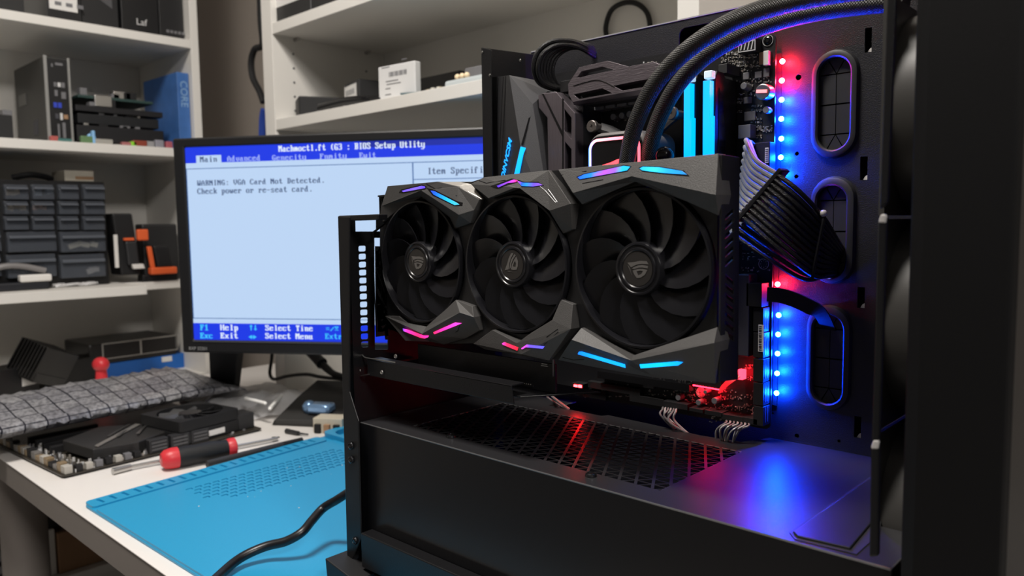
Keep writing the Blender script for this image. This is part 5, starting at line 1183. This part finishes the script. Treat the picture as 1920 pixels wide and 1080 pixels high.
# --- right unit above the desk
YRF, YRB = .80, 1.070
ru = thing('shelf_unit', 'white shelf unit standing on the desk behind the monitor and case', 'shelf unit', (-.9, .93, ZT))
shelf(ru, -1.4125, -1.3755, YRF, YRB, ZT, .9, 'side_panel'); shelf(ru, -.484, -.456, YRF, YRB, ZT, .9, 'side_panel')
q = MB(); q.box(-1.3755, -.484, YRB - .006, YRB, ZT, .9); q.build('back_panel', shelf_white, ru)
shelf(ru, -1.3755, -.484, YRF + .001, YRB - .006, .1870, .2075); shelf(ru, -1.3755, -.484, YRF + .001, YRB - .006, .3690, .3895)
for y, z0, n in ((.845, .228, 5), (1.02, .30, 2)):
    for k in range(n):
        q = MB(); q.cyl((-1.3754, y, z0 + .0275 * k), (-1.3748, y, z0 + .0275 * k), .0022, n=10); q.build('peg_hole', ink, ru)
for y in (.85, 1.02):
    q = MB(); q.cyl((-1.375, y, .366), (-1.362, y, .366), .004, n=10); q.build('shelf_peg', steel, ru, smooth=True)

# ================================================================ THINGS ON THE LEFT SHELVES
def sbox(name, label, cat, x0, x1, y0, y1, z0, z1, m, bevel=.001, group=None):
    q = MB(); q.box(x0, x1, y0, y1, z0, z1); return tag(q.build(name, m, bevel=bevel, base=True), label, cat, group)
def yl(px, py, x): return W(px, py, 'x', x).y
XF = -1.725
dark1 = mat('dark_carton', (.010, .010, .011), .5); dark2 = mat('darker_carton', (.005, .005, .006), .45)
# top shelf
o = sbox('dark_tray', 'dark grey metal part at the left end of top shelf', 'part', XF - .10, XF, yl(-40, 10, XF), yl(45, 10, XF), Z1 + .0005, Z1 + .06, dark1)
o = sbox('boxed_card', 'black box with big white label on the top left shelf', 'box', XF - .16, XF, yl(88, 20, XF), yl(153, 25, XF), Z1 + .0005, Z1 + .16, dark2)
q = MB(); y0, y1 = yl(92, 10, XF), yl(145, 15, XF); q.box(XF + .0003, XF + .0009, y0, y1, W(120, 20, 'x', XF).z, Z1 + .15); lab = q.build('label', paper, o)
for k in range(3):
    q = MB(); q.box(XF + .001, XF + .0013, y0 + .010 + .02 * k, y0 + .022 + .02 * k, W(120, 12, 'x', XF).z, W(120, 5, 'x', XF).z); q.build('label_print', chip, lab)
o = sbox('dark_carton', 'tilted black box with grey face right of the labelled box', 'box', XF - .15, XF - .01, yl(157, 30, XF), yl(226, 40, XF), Z1 + .0005, Z1 + .16, dark1)
q = MB(); q.prism([V((XF - .0095, yl(160, 20, XF), Z1 + .08)), V((XF - .0095, yl(214, 20, XF), Z1 + .045)), V((XF - .0095, yl(214, 20, XF), Z1 + .15)), V((XF - .0095, yl(160, 20, XF), Z1 + .15))], (.0005, 0, 0)); q.build('grey_face', armour, o)
o = sbox('dark_carton', 'black retail box with pale lettering on the top left shelf', 'box', XF - .17, XF, yl(229, 50, XF), yl(298, 60, XF), Z1 + .0005, Z1 + .18, dark2)
for z, s_, tx in ((.088, .018, 'intel'), (.030, .019, 'Laf')):
    q = MB(); word(q, tx, s_, frame((XF + .0006, yl(255, 40, XF), Z1 + z - .01), (0, 1, 0), (0, 0, 1)), .0002); q.build('lettering', silk, o)
o = sbox('dark_carton', 'plain black retail box against the right panel of top left shelf', 'box', XF - .17, XF, yl(300, 60, XF), yl(345, 70, XF), Z1 + .0005, Z1 + .18, dark1)
q = MB(); y_ = yl(312, 60, XF)
for k in range(5): q.box(XF + .0003, XF + .0007, y_ + .0085 * k, y_ + .0085 * k + .006, Z1 + .014, Z1 + .020)
q.build('faint_print', chip, o)
# second shelf: small computer with its socket panel
XC = -1.735
y0, y1 = yl(87, 200, XC), yl(133, 200, XC); ztop = W(110, 108, 'x', XC).z
mp = thing('mini_computer', 'small dark grey desktop computer, socket panel facing out, on the left shelf', 'computer', (XC - .1, (y0 + y1) / 2, Z2))
q = MB(); q.box(XC - .20, XC, y0, y1, Z2 + .0005, ztop); q.build('housing', mat('housing_olive_grey', (.028, .028, .026), .45), mp, bevel=.002)
for a_, b_ in ((y0 - .001, y0 + .0045), (y1 - .003, y1 + .001)):
    q = MB(); q.box(XC - .001, XC + .003, a_, b_, Z2 + .0005, ztop + .001); q.build('edge_strip', mat('strip_grey', (.33, .33, .32), .4, .4), mp)
q = MB(); q.box(XC - .001, XC + .001, y0 + .0045, y1 - .003, Z2 + .001, ztop - .004); pnl = q.build('socket_panel', dark2, mp)
H_ = ztop - Z2; W_ = y1 - y0
for fy, fz, fw, fh, m_ in ((.30, .68, .10, .05, chip), (.46, .68, .12, .05, silk), (.62, .68, .14, .06, chip), (.32, .58, .12, .07, chip), (.62, .56, .18, .08, chip), (.26, .44, .14, .06, mat('socket_blue', (.03, .06, .5), .4)), (.44, .44, .14, .06, mat('socket_blue', (.03, .06, .5), .4)), (.30, .31, .14, .06, ink), (.48, .31, .10, .08, silk), (.66, .31, .18, .05, card_brown), (.34, .14, .08, .16, chip), (.56, .15, .12, .18, chip), (.22, .90, .06, .04, chip), (.50, .92, .30, .03, chip)):
    q = MB(); q.box(XC + .001, XC + .0028, y0 + W_ * (fy - fw / 2) + .004, y0 + W_ * (fy + fw / 2) + .004, Z2 + H_ * (fz - fh / 2), Z2 + H_ * (fz + fh / 2)); q.build('socket', m_, pnl)
q = MB(); q.box(XC - .175, XC - .125, y0 - .0012, y0 - .0002, Z2 + H_ * .52, Z2 + H_ * .66); q.build('sticker', mat('sticker_grey', (.16, .16, .155), .6), mp)
q = MB(); q.box(XC - .085, XC - .06, y0 - .0012, y0 - .0002, Z2 + H_ * .12, Z2 + H_ * .30); q.build('side_slot', ink, mp)
# stack of circuit boards
names_ = ('lowest of the stack beside the mini computer', 'second from the bottom of the stack', 'third from the bottom of the stack', 'topmost of the stack')
ys, ye = yl(142, 200, XF), yl(306, 230, XF)
for k, (z, th, col, ins) in enumerate(((.006, .032, (.006, .006, .008), .0), (.042, .020, (.005, .006, .008), .004), (.066, .012, (.006, .006, .008), .0), (.094, .006, (.02, .05, .045), .008))):
    t = thing('stacked_board', 'dark circuit board with sockets, ' + names_[k], 'circuit board', (XF - .09, (ys + ye) / 2, Z2 + z), 'stack of boards on the left shelf')
    q = MB(); q.box(XF - .17, XF - ins, ys + ins, ye - ins * 2, Z2 + z, Z2 + z + th); q.build('board', mat('stack_board_%d' % k, col, .5), t, bevel=.001)
    for j in range(5):
        w_ = random.uniform(.008, .026); yy = random.uniform(ys + .01, ye - .05); hh = random.uniform(.006, .020) if k > 1 else random.uniform(.004, .005)
        q = MB(); q.box(XF - ins - .02, XF - ins - .001, yy, yy + w_, Z2 + z + th, Z2 + z + th + hh); q.build('socket', (chip, matt_black, steel)[j % 3], t, bevel=.0006)
y = yl(178, 192, XF); q = MB(); q.box(XF - .03, XF + .001, y, y + .033, Z2 + .0785, Z2 + .101); o = q.build('metal_socket', steel, bevel=.001, base=True); tag(o, 'bright metal socket block in the board stack', 'socket')
# loose small parts along the front of the shelf
for i, (px, w_, h_, col, nm, lab) in enumerate(((164, .022, .014, (.12, .22, .10), 'green_terminal', 'mottled green terminal block at the front of left shelf'), (177, .006, .026, (.25, .50, .8), 'blue_clip', 'small bright blue clip standing at the front of left shelf'), (196, .034, .010, (.35, .34, .31), 'grey_connector', 'long grey connector at the front of left shelf'), (237, .020, .016, (.55, .53, .48), 'ivory_plug', 'ivory plug lying on the front of left shelf'),
                                    (238, .018, .007, (.38, .14, .14), 'pink_plug', 'dull pink plug at the front of left shelf, beside a green cap'), (251, .012, .009, (.25, .65, .03), 'lime_cap', 'bright lime green cap at the front of left shelf'), (264, .030, .012, (.25, .05, .03), 'red_ribbon', 'dark red ribbon plug at the front of left shelf'), (282, .018, .012, (.30, .30, .31), 'steel_plug', 'steel plug at the front of left shelf beside the blue box'), (300, .018, .016, (.26, .26, .30), 'grey_plug', 'bluish grey plug at the foot of the blue box'), (318, .014, .014, (.40, .10, .13), 'rose_plug', 'rose red plug beneath the blue box by the monitor'), (103, .014, .010, (.42, .10, .09), 'red_plug', 'small red plug in front of the mini computer'), (122, .026, .006, (.06, .17, .16), 'teal_plug', 'teal plug pair in front of the mini computer'))):
    x = XF + .016; y = yl(px, 270, x); zz = Z2 + .0005 + (.0 if nm != 'ivory_plug' else .0)
    if nm == 'ivory_plug': x -= .03
    q = MB(); q.box(x - .012, x, y - w_ / 2, y + w_ / 2, zz, zz + h_); q.cyl((x - .02, y, zz + h_ / 2), (x - .012, y, zz + h_ / 2), h_ * .35, n=8)
    tag(q.build(nm, mat('col_' + nm, col, .4), bevel=min(.002, h_ * .2), base=True), lab, 'connector')
o = sbox('dark_device', 'black device with a pale top, left of the mini computer', 'device', XF - .1, XF, yl(-30, 230, XF), yl(24, 230, XF), Z2 + .0005, Z2 + .046, dark1)
q = MB(); yy = yl(20, 220, XF); q.box(XF - .05, XF - .005, yy - .012, yy + .004, Z2 + .046, Z2 + .056); q.build('socket', chip, o)
# blue box with white lettering
yb0, yb1 = yl(334, 200, XF + .01), .7890
bb_ = thing('blue_carton', 'upright blue retail box against the right panel of the left shelf', 'box', (XF - .08, (yb0 + yb1) / 2, Z2))
q = MB(); q.prism([V((XF - .16, yb0 - .004, Z2 + .0005)), V((XF + .01, yb0, Z2 + .0005)), V((XF + .01, yb1, Z2 + .0005)), V((XF - .16, yb1, Z2 + .0005))], (0, 0, W(340, 138, 'x', XF).z - Z2)); q.build('carton', blue_box, bb_, bevel=.001)
q = MB(); word(q, 'CORE', .022, frame((XF + .0106, (yb0 + yb1) / 2 - .006, Z2 + .150), (0, 0, -1), (0, 1, 0)), .0002); q.build('lettering', mat('pale_blue_print', (.25, .42, .65), .5), bb_)
# third shelf: drawer cabinet
XD = -1.735
yd0, yd1 = -.10, yl(207, 430, XD); zd0, zd1 = Z3 + .0005, W(150, 339, 'x', XD).z
dc = thing('drawer_cabinet', 'black cabinet of small clear drawers on the third left shelf', 'drawer cabinet', (XD - .07, (yd0 + yd1) / 2, Z3))
q = MB(); q.box(XD - .14, XD - .02, yd0, yd1, zd0, zd1); q.build('cabinet_shell', dark2, dc, bevel=.002)
smoky = mat('smoky_clear_plastic', (.09, .10, .12), .22, alpha=.6)
rows = [(346, 374), (377, 402), (405, 431), (434, 472), (477, 520)]
def drawer(x0, x1, yt, yb, content):
    a_, b_ = yl(x0, (yt + yb) / 2, XD), yl(x1, (yt + yb) / 2, XD); zt_, zb__ = W((x0 + x1) / 2, yt, 'x', XD).z, W((x0 + x1) / 2, yb, 'x', XD).z
    q = MB(); q.box(XD - .018, XD, a_ + .002, b_ - .002, zb__, zb__ + (zt_ - zb__) * .70); q.box(XD - .018, XD - .004, a_ + .002, b_ - .002, zb__ + (zt_ - zb__) * .70, zt_)
    d_ = q.build('drawer', smoky, dc, bevel=.0012)
    q = MB(); q.box(XD - .001, XD + .007, a_ + .004, b_ - .004, zb__ + (zt_ - zb__) * .66, zb__ + (zt_ - zb__) * .80); q.build('pull', mat('smoky_pull', (.10, .11, .13), .25), d_, bevel=.001)
    if content:
        q = MB(); m_ = (a_ + b_) / 2
        for k in range(3): q.obox((XD - .008 + random.uniform(-.002, .002), m_ + random.uniform(-.3, .3) * (b_ - a_), zb__ + .012 + random.uniform(0, .006)), (.008, (b_ - a_) * random.uniform(.15, .28), .010), Matrix.Rotation(random.uniform(-.4, .4), 3, 'X'))
        q.build('contents', content, d_)
tan = mat('tan_parts', (.50, .42, .28), .5); ivory = mat('ivory_parts', (.70, .68, .58), .5); bluish = mat('bluish_parts', (.25, .32, .40), .5); rusty = mat('rusty_parts', (.42, .26, .18), .5)
for ri, (yt, yb) in enumerate(rows):
    if ri < 3: cols = [(-60, -2), (7, 56), (59, 104), (109, 150), (155, 199)]
    else: cols = [(-90, 5), (12, 108), (112, 200)]
    for ci, (x0, x1) in enumerate(cols):
        cnt = {(0, 1): tan, (0, 2): bluish, (1, 2): rusty, (1, 1): tan, (3, 2): ivory, (4, 1): chip, (4, 2): silk}.get((ri, ci)); drawer(x0, x1, yt, yb, cnt)
q = MB(); y0, y1 = yl(121, 328, XD - .02), yl(176, 333, XD - .02); q.box(XD - .10, XD - .02, y0, y1, zd1 + .0003, W(150, 320, 'x', XD - .02).z); o = q.build('cream_box', mat('cream_carton', (.50, .46, .38), .6), bevel=.001, base=True); tag(o, 'small cream box on top of the drawer cabinet', 'box')
q = MB(); q.box(XD - .0198, XD - .0194, y0 + .02, y0 + .055, zd1 + .004, zd1 + .010); q.build('print', card_brown, o)
q = MB(); q.tube([V((XD - .06, yl(40, 335, XD), zd1 + .006)), V((XD - .05, yl(70, 330, XD), zd1 + .012)), V((XD - .06, yl(100, 330, XD), zd1 + .010)), V((XD - .07, yl(118, 332, XD), zd1 + .006))], .006, 8); o = q.build('coiled_lead', matt_black, smooth=True, base=True); tag(o, 'short black lead lying on the drawer cabinet beside the cream box', 'cable')
# clutter before the cabinet
XG = XL - .012
t = thing('earbud_case', 'white and black gadget at the front edge of the third left shelf', 'gadget', V((XG, yl(60, 520, XG), Z3)))
q = MB(); q.box(XG - .02, XG, yl(38, 520, XG), yl(98, 520, XG), Z3 + .016, Z3 + .030); q.build('white_shell', white_plastic, t, bevel=.003)
q = MB(); q.box(XG - .025, XG - .003, yl(-10, 530, XG), yl(94, 530, XG), Z3 + .0005, Z3 + .016); q.build('black_base', mat('black_wiring', (.012, .013, .018), .4), t, bevel=.003)
q = MB(); q.tube([V((XG - .02, yl(-30, 500, XG), Z3 + .04)), V((XG - .018, yl(15, 495, XG), Z3 + .048)), V((XG - .018, yl(50, 500, XG), Z3 + .046)), V((XG - .016, yl(90, 505, XG), Z3 + .036))], .006, 8); o = q.build('grey_lead', wire_grey, smooth=True, base=True); tag(o, 'pale grey lead lying over the gadget on the third left shelf', 'cable')
o = sheet('clear_pouch', 'clear pouch lying flat before the drawer cabinet', 150, 545, .01, .01, .001, 5, 0)
bpy.data.objects.remove(o)
q = MB(); vs = []; 
for i in range(8):
    for j in range(8): vs.append(V((XG - .001 - .03 * i / 7, yl(105, 530, XG) + (yl(186, 530, XG) - yl(105, 530, XG)) * j / 7, Z3 + .001 + .008 * abs(math.sin(i * .9 + j * 1.3)))))
q.add(vs, [(i * 8 + j, i * 8 + j + 1, (i + 1) * 8 + j + 1, (i + 1) * 8 + j) for i in range(7) for j in range(7)]); o = q.build('clear_pouch', film, smooth=True, base=True); tag(o, 'clear pouch lying before the drawer cabinet on the third left shelf', 'bag')
# black tool holders with orange trim
XO = -1.76
z3 = Z3 - .0010
def ob(x0, x1, y0, y1, x, dpt, parent, name, m, tilt=0, bev=.004):
    a_, b_ = yl(x0, (y0 + y1) / 2, x), yl(x1, (y0 + y1) / 2, x); zt_, zb__ = W((x0 + x1) / 2, y0, 'x', x).z, W((x0 + x1) / 2, y1, 'x', x).z
    q = MB(); q.prism([V((x, a_ + tilt, max(zb__, z3 + .0005))), V((x, b_, max(zb__, z3 + .0005))), V((x, b_ - tilt, zt_)), V((x, a_, zt_))], (-dpt, 0, 0)); return q.build(name, m, parent, bevel=bev)
t = thing('tool_holder', 'tall black tool holder with orange bands beside the drawer cabinet', 'tool holder', V((XO - .03, yl(240, 520, XO), z3)))
ob(213, 262, 400, 516, XO, .06, t, 'holder_back', matt_black, .012); ob(236, 262, 452, 498, XO + .012, .01, t, 'pocket', armour_dark, .004); ob(233, 252, 446, 451, XO + .013, .008, t, 'orange_band', orange_plastic, 0, .001); ob(258, 279, 430, 451, XO + .014, .012, t, 'orange_knob', orange_plastic, 0, .003)
ob(215, 222, 440, 502, XO + .012, .004, t, 'white_edge', white_plastic, 0, .0005); ob(248, 272, 495, 504, XO + .014, .01, t, 'white_tip', white_plastic, .003, .001)
t = thing('tool_holder', 'low black tool holder with an orange foot next to the monitor', 'tool holder', V((XO - .02, yl(305, 520, XO), z3)))
ob(268, 336, 420, 528, XO - .025, .04, t, 'holder_back', dark1, .002); ob(288, 324, 460, 502, XO + .016, .02, t, 'holder_front', matt_black, .008); ob(277, 291, 462, 503, XO + .018, .008, t, 'orange_bracket', orange_plastic, .006, .002); ob(284, 333, 501, 514, XO + .022, .02, t, 'orange_foot', orange_plastic, 0, .003); ob(268, 334, 514, 530, XO + .006, .03, t, 'black_base', dark2, 0, .002)
# ================================================================ THINGS ON THE RIGHT SHELVES
ZR1, ZR2 = .2080, .3900
def xr_(px, py, y): return W(px, py, 'y', y).x
def rbox(name, label, cat, px0, px1, pyt, y, dpt, z0, m, bevel=.001):
    q = MB(); x0, x1 = xr_(px0, pyt, y), xr_(px1, pyt, y); q.box(x0, x1, y, y + dpt, z0, W((px0 + px1) / 2, pyt, 'y', y).z); return tag(q.build(name, m, bevel=bevel, base=True), label, cat)
o = rbox('black_carton', 'black box with white label on the upper shelf above the monitor', 'box', 511, 622, -60, .812, .12, ZR2, dark2, .002)
q = MB(); x0, x1 = xr_(512, 5, .811), xr_(568, -5, .811); q.prism([V((x0 + .002, .8114, ZR2 + .030)), V((x1, .8114, ZR2 + .030)), V((x1, .8114, ZR2 + .10)), V((x0 + .002, .8114, ZR2 + .10))], (0, .0004, 0)); q.build('label', paper, o)
q = MB(); x1 = xr_(582, 0, .811); q.box(x1 - .0008, x1 + .0008, .8113, .8119, ZR2 + .002, ZR2 + .1); q.build('edge_line', chip, o)
def quadbox(name, label, cat, A_, B_, C_, z0, h, m, bevel=.002):
    """box from floor corners near-left, near-right, far-right in pixels on plane z0"""
    a_, b_, c_ = (W(*p, 'z', z0) for p in (A_, B_, C_)); q = MB(); q.prism([a_, b_, c_, a_ + c_ - b_], (0, 0, h)); return tag(q.build(name, m, bevel=bevel, base=True), label, cat)
def rotbox(q, cx, cy, w_, d_, z0, z1, r_): q.obox((cx, cy, (z0 + z1) / 2), (w_, d_, z1 - z0), Matrix.Rotation(r_, 3, 'Z')); return q
def at_front(px, y): return xr_(px, 200, y)
c = V(((at_front(535, .83) + at_front(585, .83)) / 2, .845, 0))
q = rotbox(MB(), c.x + .004, .874, .066, .085, ZR1, ZR1 + .041, -.45); o = q.build('power_adapter', matt_black, bevel=.003, base=True); tag(o, 'black power adapter brick at the left end of the middle shelf', 'power adapter')
x0 = at_front(637, .87); q = rotbox(MB(), x0 + .036, .915, .075, .075, ZR1, ZR1 + .062, -.25); o = q.build('labelled_box', dark1, bevel=.002, base=True); tag(o, 'small black box with barcode label behind the power adapter', 'box')
M3 = Matrix.Rotation(-.25, 3, 'Z'); cc = V((x0 + .036, .915, 0)); q = MB(); q.obox(cc + M3 @ V((-.004, -.0379, 0)) + V((0, 0, ZR1 + .044)), (.060, .0006, .024), M3); l_ = q.build('label', paper, o)
for k in range(10):
    q = MB(); q.obox(cc + M3 @ V((-.026 + .0045 * k, -.0383, 0)) + V((0, 0, ZR1 + .043)), (.0016 + .001 * (k % 2), .0004, .010), M3); q.build('barcode_bar', chip, l_)
q = MB(); q.tube([V((at_front(600, .815), .815, ZR1 + .008)), V((at_front(640, .82), .822, ZR1 + .013)), V((at_front(680, .83), .830, ZR1 + .012)), V((at_front(690, .83), .836, ZR1 + .010))], .0075, 10); q.cyl(V((at_front(692, .83), .836, ZR1 + .010)), V((at_front(705, .83), .840, ZR1 + .010)), .007, n=10); q.cyl(V((at_front(705, .83), .840, ZR1 + .010)), V((at_front(722, .83), .846, ZR1 + .008)), .004, n=10)
o = q.build('audio_lead', gloss_black, smooth=True, base=True); tag(o, 'glossy black lead with metal plug lying on the middle shelf', 'cable')
# white label box
x0, x1 = at_front(706, .832), at_front(779, .845); zt_ = W(742, 118, 'y', .836).z
t = thing('white_label_card', 'upright white card box with barcode on the middle shelf', 'box', ((x0 + x1) / 2, .85, ZR1))
M4 = Matrix.Rotation(.10, 3, 'Z'); cc = V(((x0 + x1) / 2, .842, 0)); q = MB(); q.obox(cc + V((0, .006, (ZR1 + zt_) / 2)), (x1 - x0, .014, zt_ - ZR1), M4); q.build('card', mat('label_white', (.66, .66, .66), .55), t, bevel=.002)
def lab(x, z, w_, h_):
    q = MB(); q.obox(cc + M4 @ V((x, -.0012, 0)) + V((0, 0, z)), (w_, .0004, h_), M4); q.build('print', chip, t)
for k in range(12): lab(-.006 + .0036 * k - .010, ZR1 + .047, .0014 + .0008 * (k % 3), .008)
for x, z, w_ in ((-.025, .060, .02), (.02, .068, .012), (-.010, .036, .03), (-.006, .031, .034), (-.02, .024, .012), (-.02, .014, .014)): lab(x, ZR1 + z, w_, .0016)
o = rbox('black_carton', 'long black box lying behind the white card on the middle shelf', 'box', 778, 862, 140, .93, .08, ZR1, dark2, .002)
q = MB(); x0, x1 = at_front(742, .825), at_front(818, .825); q.prism([V((x0, .835, ZR1 + .010)), V((x0 + .028, .815, ZR1 + .002)), V((x1, .840, ZR1 + .002)), V((x1 - .01, .88, ZR1 + .006)), V((x0 + .02, .88, ZR1 + .010))], (0, 0, .0022)); o = q.build('green_board', mat('green_board', (.015, .07, .085), .4), base=True); tag(o, 'small teal circuit board on the edge of the middle shelf', 'circuit board')
for k in range(10):
    q = MB(); u = random.uniform(.15, .8); q.obox(V((x0 + (x1 - x0) * u, .848 + random.uniform(0, .02), ZR1 + .0105)), (.005, .004, .0065)); q.build('soldered_part', (solder, tan, ivory)[k % 3], o)
t = thing('bagged_board', 'circuit board in pale antistatic film at the right of the middle shelf', 'circuit board', (at_front(875, .84), .86, ZR1))
x0, x1 = at_front(838, .83), at_front(930, .83); q = MB(); q.box(x0, x1, .825, .90, ZR1 + .0005, ZR1 + .014); q.build('film_sleeve', mat('pale_film', (.48, .53, .55), .25), t, bevel=.004)
for k in range(3):
    q = MB(); q.ball((x0 + .017 + .0105 * k, .838, ZR1 + .0195), .0048, 10); q.build('ivory_knob', mat('warm_ivory', (.85, .68, .45), .4), t, smooth=True)
q = MB(); q.box(x0 + .02, x1, .85, .88, ZR1 + .014, ZR1 + .034); q.build('dark_block', chip, t, bevel=.002)
# hanging cables
q = MB(); P = [W(x, y, 'y', 1.055) for x, y in ((1146, 215), (1140, 120), (1138, 75), (1136, 50), (1146, 20), (1168, 6), (1192, 6), (1212, 22), (1219, 48), (1217, 75), (1212, 120), (1205, 200))]; q.tube(P, .0042, 8); o = q.build('hanging_cable', matt_black, smooth=True, base=True); tag(o, 'black cable loop hanging at the back of the upper shelf, above the case', 'cable')
q = MB(); P = [W(x, y, 'y', .86) for x, y in ((487, -20), (489, 40), (492, 84), (478, 92), (471, 115), (474, 145), (487, 172), (494, 192))]; q.tube([p + V((-.0, 0, 0)) for p in P], .0068, 8); o = q.build('hanging_cable', matt_black, smooth=True, base=True); tag(o, 'thick black cable loop hanging beside the left panel of the right shelf unit', 'cable')
q = MB(); q.tube([W(x, y, 'y', .86) for x, y in ((496, 205), (493, 225), (492, 262))], .0085, 8); o = q.build('blue_cable', mat('blue_jacket', (.02, .06, .35), .45), smooth=True, base=True); tag(o, 'blue cable end hanging behind the monitor beside the shelf panel', 'cable')
q = MB(); q.tube([W(1349, -30, 'y', 1.06), W(1347, 10, 'y', 1.06), W(1344, 60, 'y', 1.06)], .0020, 6); o = q.build('wall_cable', matt_black, smooth=True, base=True); tag(o, 'thin black cable running down the wall behind the case top', 'cable')
# ================================================================ UNDER THE DESK
z5 = Z5 + .0005
for k, (z, th, lab_) in enumerate(((.0, .028, 'lowest dark circuit board of the pile left of the desk leg'), (.030, .024, 'middle dark circuit board of the pile left of the desk leg'), (.056, .02, 'upper dark circuit board of the pile left of the desk leg'))):
    t = thing('piled_board', lab_, 'circuit board', (-1.8, .34, z5 + z), 'boards piled under the desk')
    q = MB(); q.box(-1.95, -1.715, .20, .425, z5 + z, z5 + z + th * .3); q.build('board', pcb, t)
    for j in range(3):
        q = MB(); y = .34 + .03 * j; q.box(-1.74, -1.715, y, y + .022, z5 + z + th * .3, z5 + z + th * .9); q.build('socket', (silk, chip, white_plastic)[j], t, bevel=.001)
sbox('metal_case', 'dark metal equipment case on the shelf behind the desk leg', 'case', -1.97, -1.73, .18, .42, z5 + .0785, z5 + .22, dark1, .003)
sbox('brown_carton', 'brown cardboard box on the lower shelf right of the desk leg', 'box', -1.95, -1.72, .475, .56, z5, z5 + .085, card_brown, .002)
sbox('white_carton', 'small white box beside the brown cardboard box under the desk', 'box', -1.93, -1.725, .447, .472, z5, z5 + .095, shelf_white, .002)
sbox('black_carton', 'large black box stacked above the brown cardboard box under the desk', 'box', -1.96, -1.73, .445, .70, z5 + .0955, z5 + .20, dark2, .003)
sbox('brown_carton', 'dark brown cardboard box at the right of the lower shelf under the desk', 'box', -1.95, -1.74, .57, .78, z5, z5 + .09, mat('brown_card_dark', (.10, .055, .03), .8), .002)
# ceiling lamps (above the frame)
for (x, y, w_, d_, lb) in ((-.62, 0, .47, .32, 'white ceiling lamp panel above the computer case'), (1.4, -.3, .52, .32, 'white ceiling lamp panel at the right of the room')):
    t = thing('ceiling_lamp', lb, 'lamp', (x, y, 1.40)); q = MB()
    q.plate([(x - w_ / 2, y - d_ / 2, 1.31), (x + w_ / 2, y - d_ / 2, 1.31), (x + w_ / 2, y + d_ / 2, 1.31), (x - w_ / 2, y + d_ / 2, 1.31)], [[V((x - w_ / 2 + .01, y - d_ / 2 + .01, 1.31)), V((x + w_ / 2 - .01, y - d_ / 2 + .01, 1.31)), V((x + w_ / 2 - .01, y + d_ / 2 - .01, 1.31)), V((x - w_ / 2 + .01, y + d_ / 2 - .01, 1.31))]], (0, 0, .13)); q.build('lamp_frame', white_plastic, t)
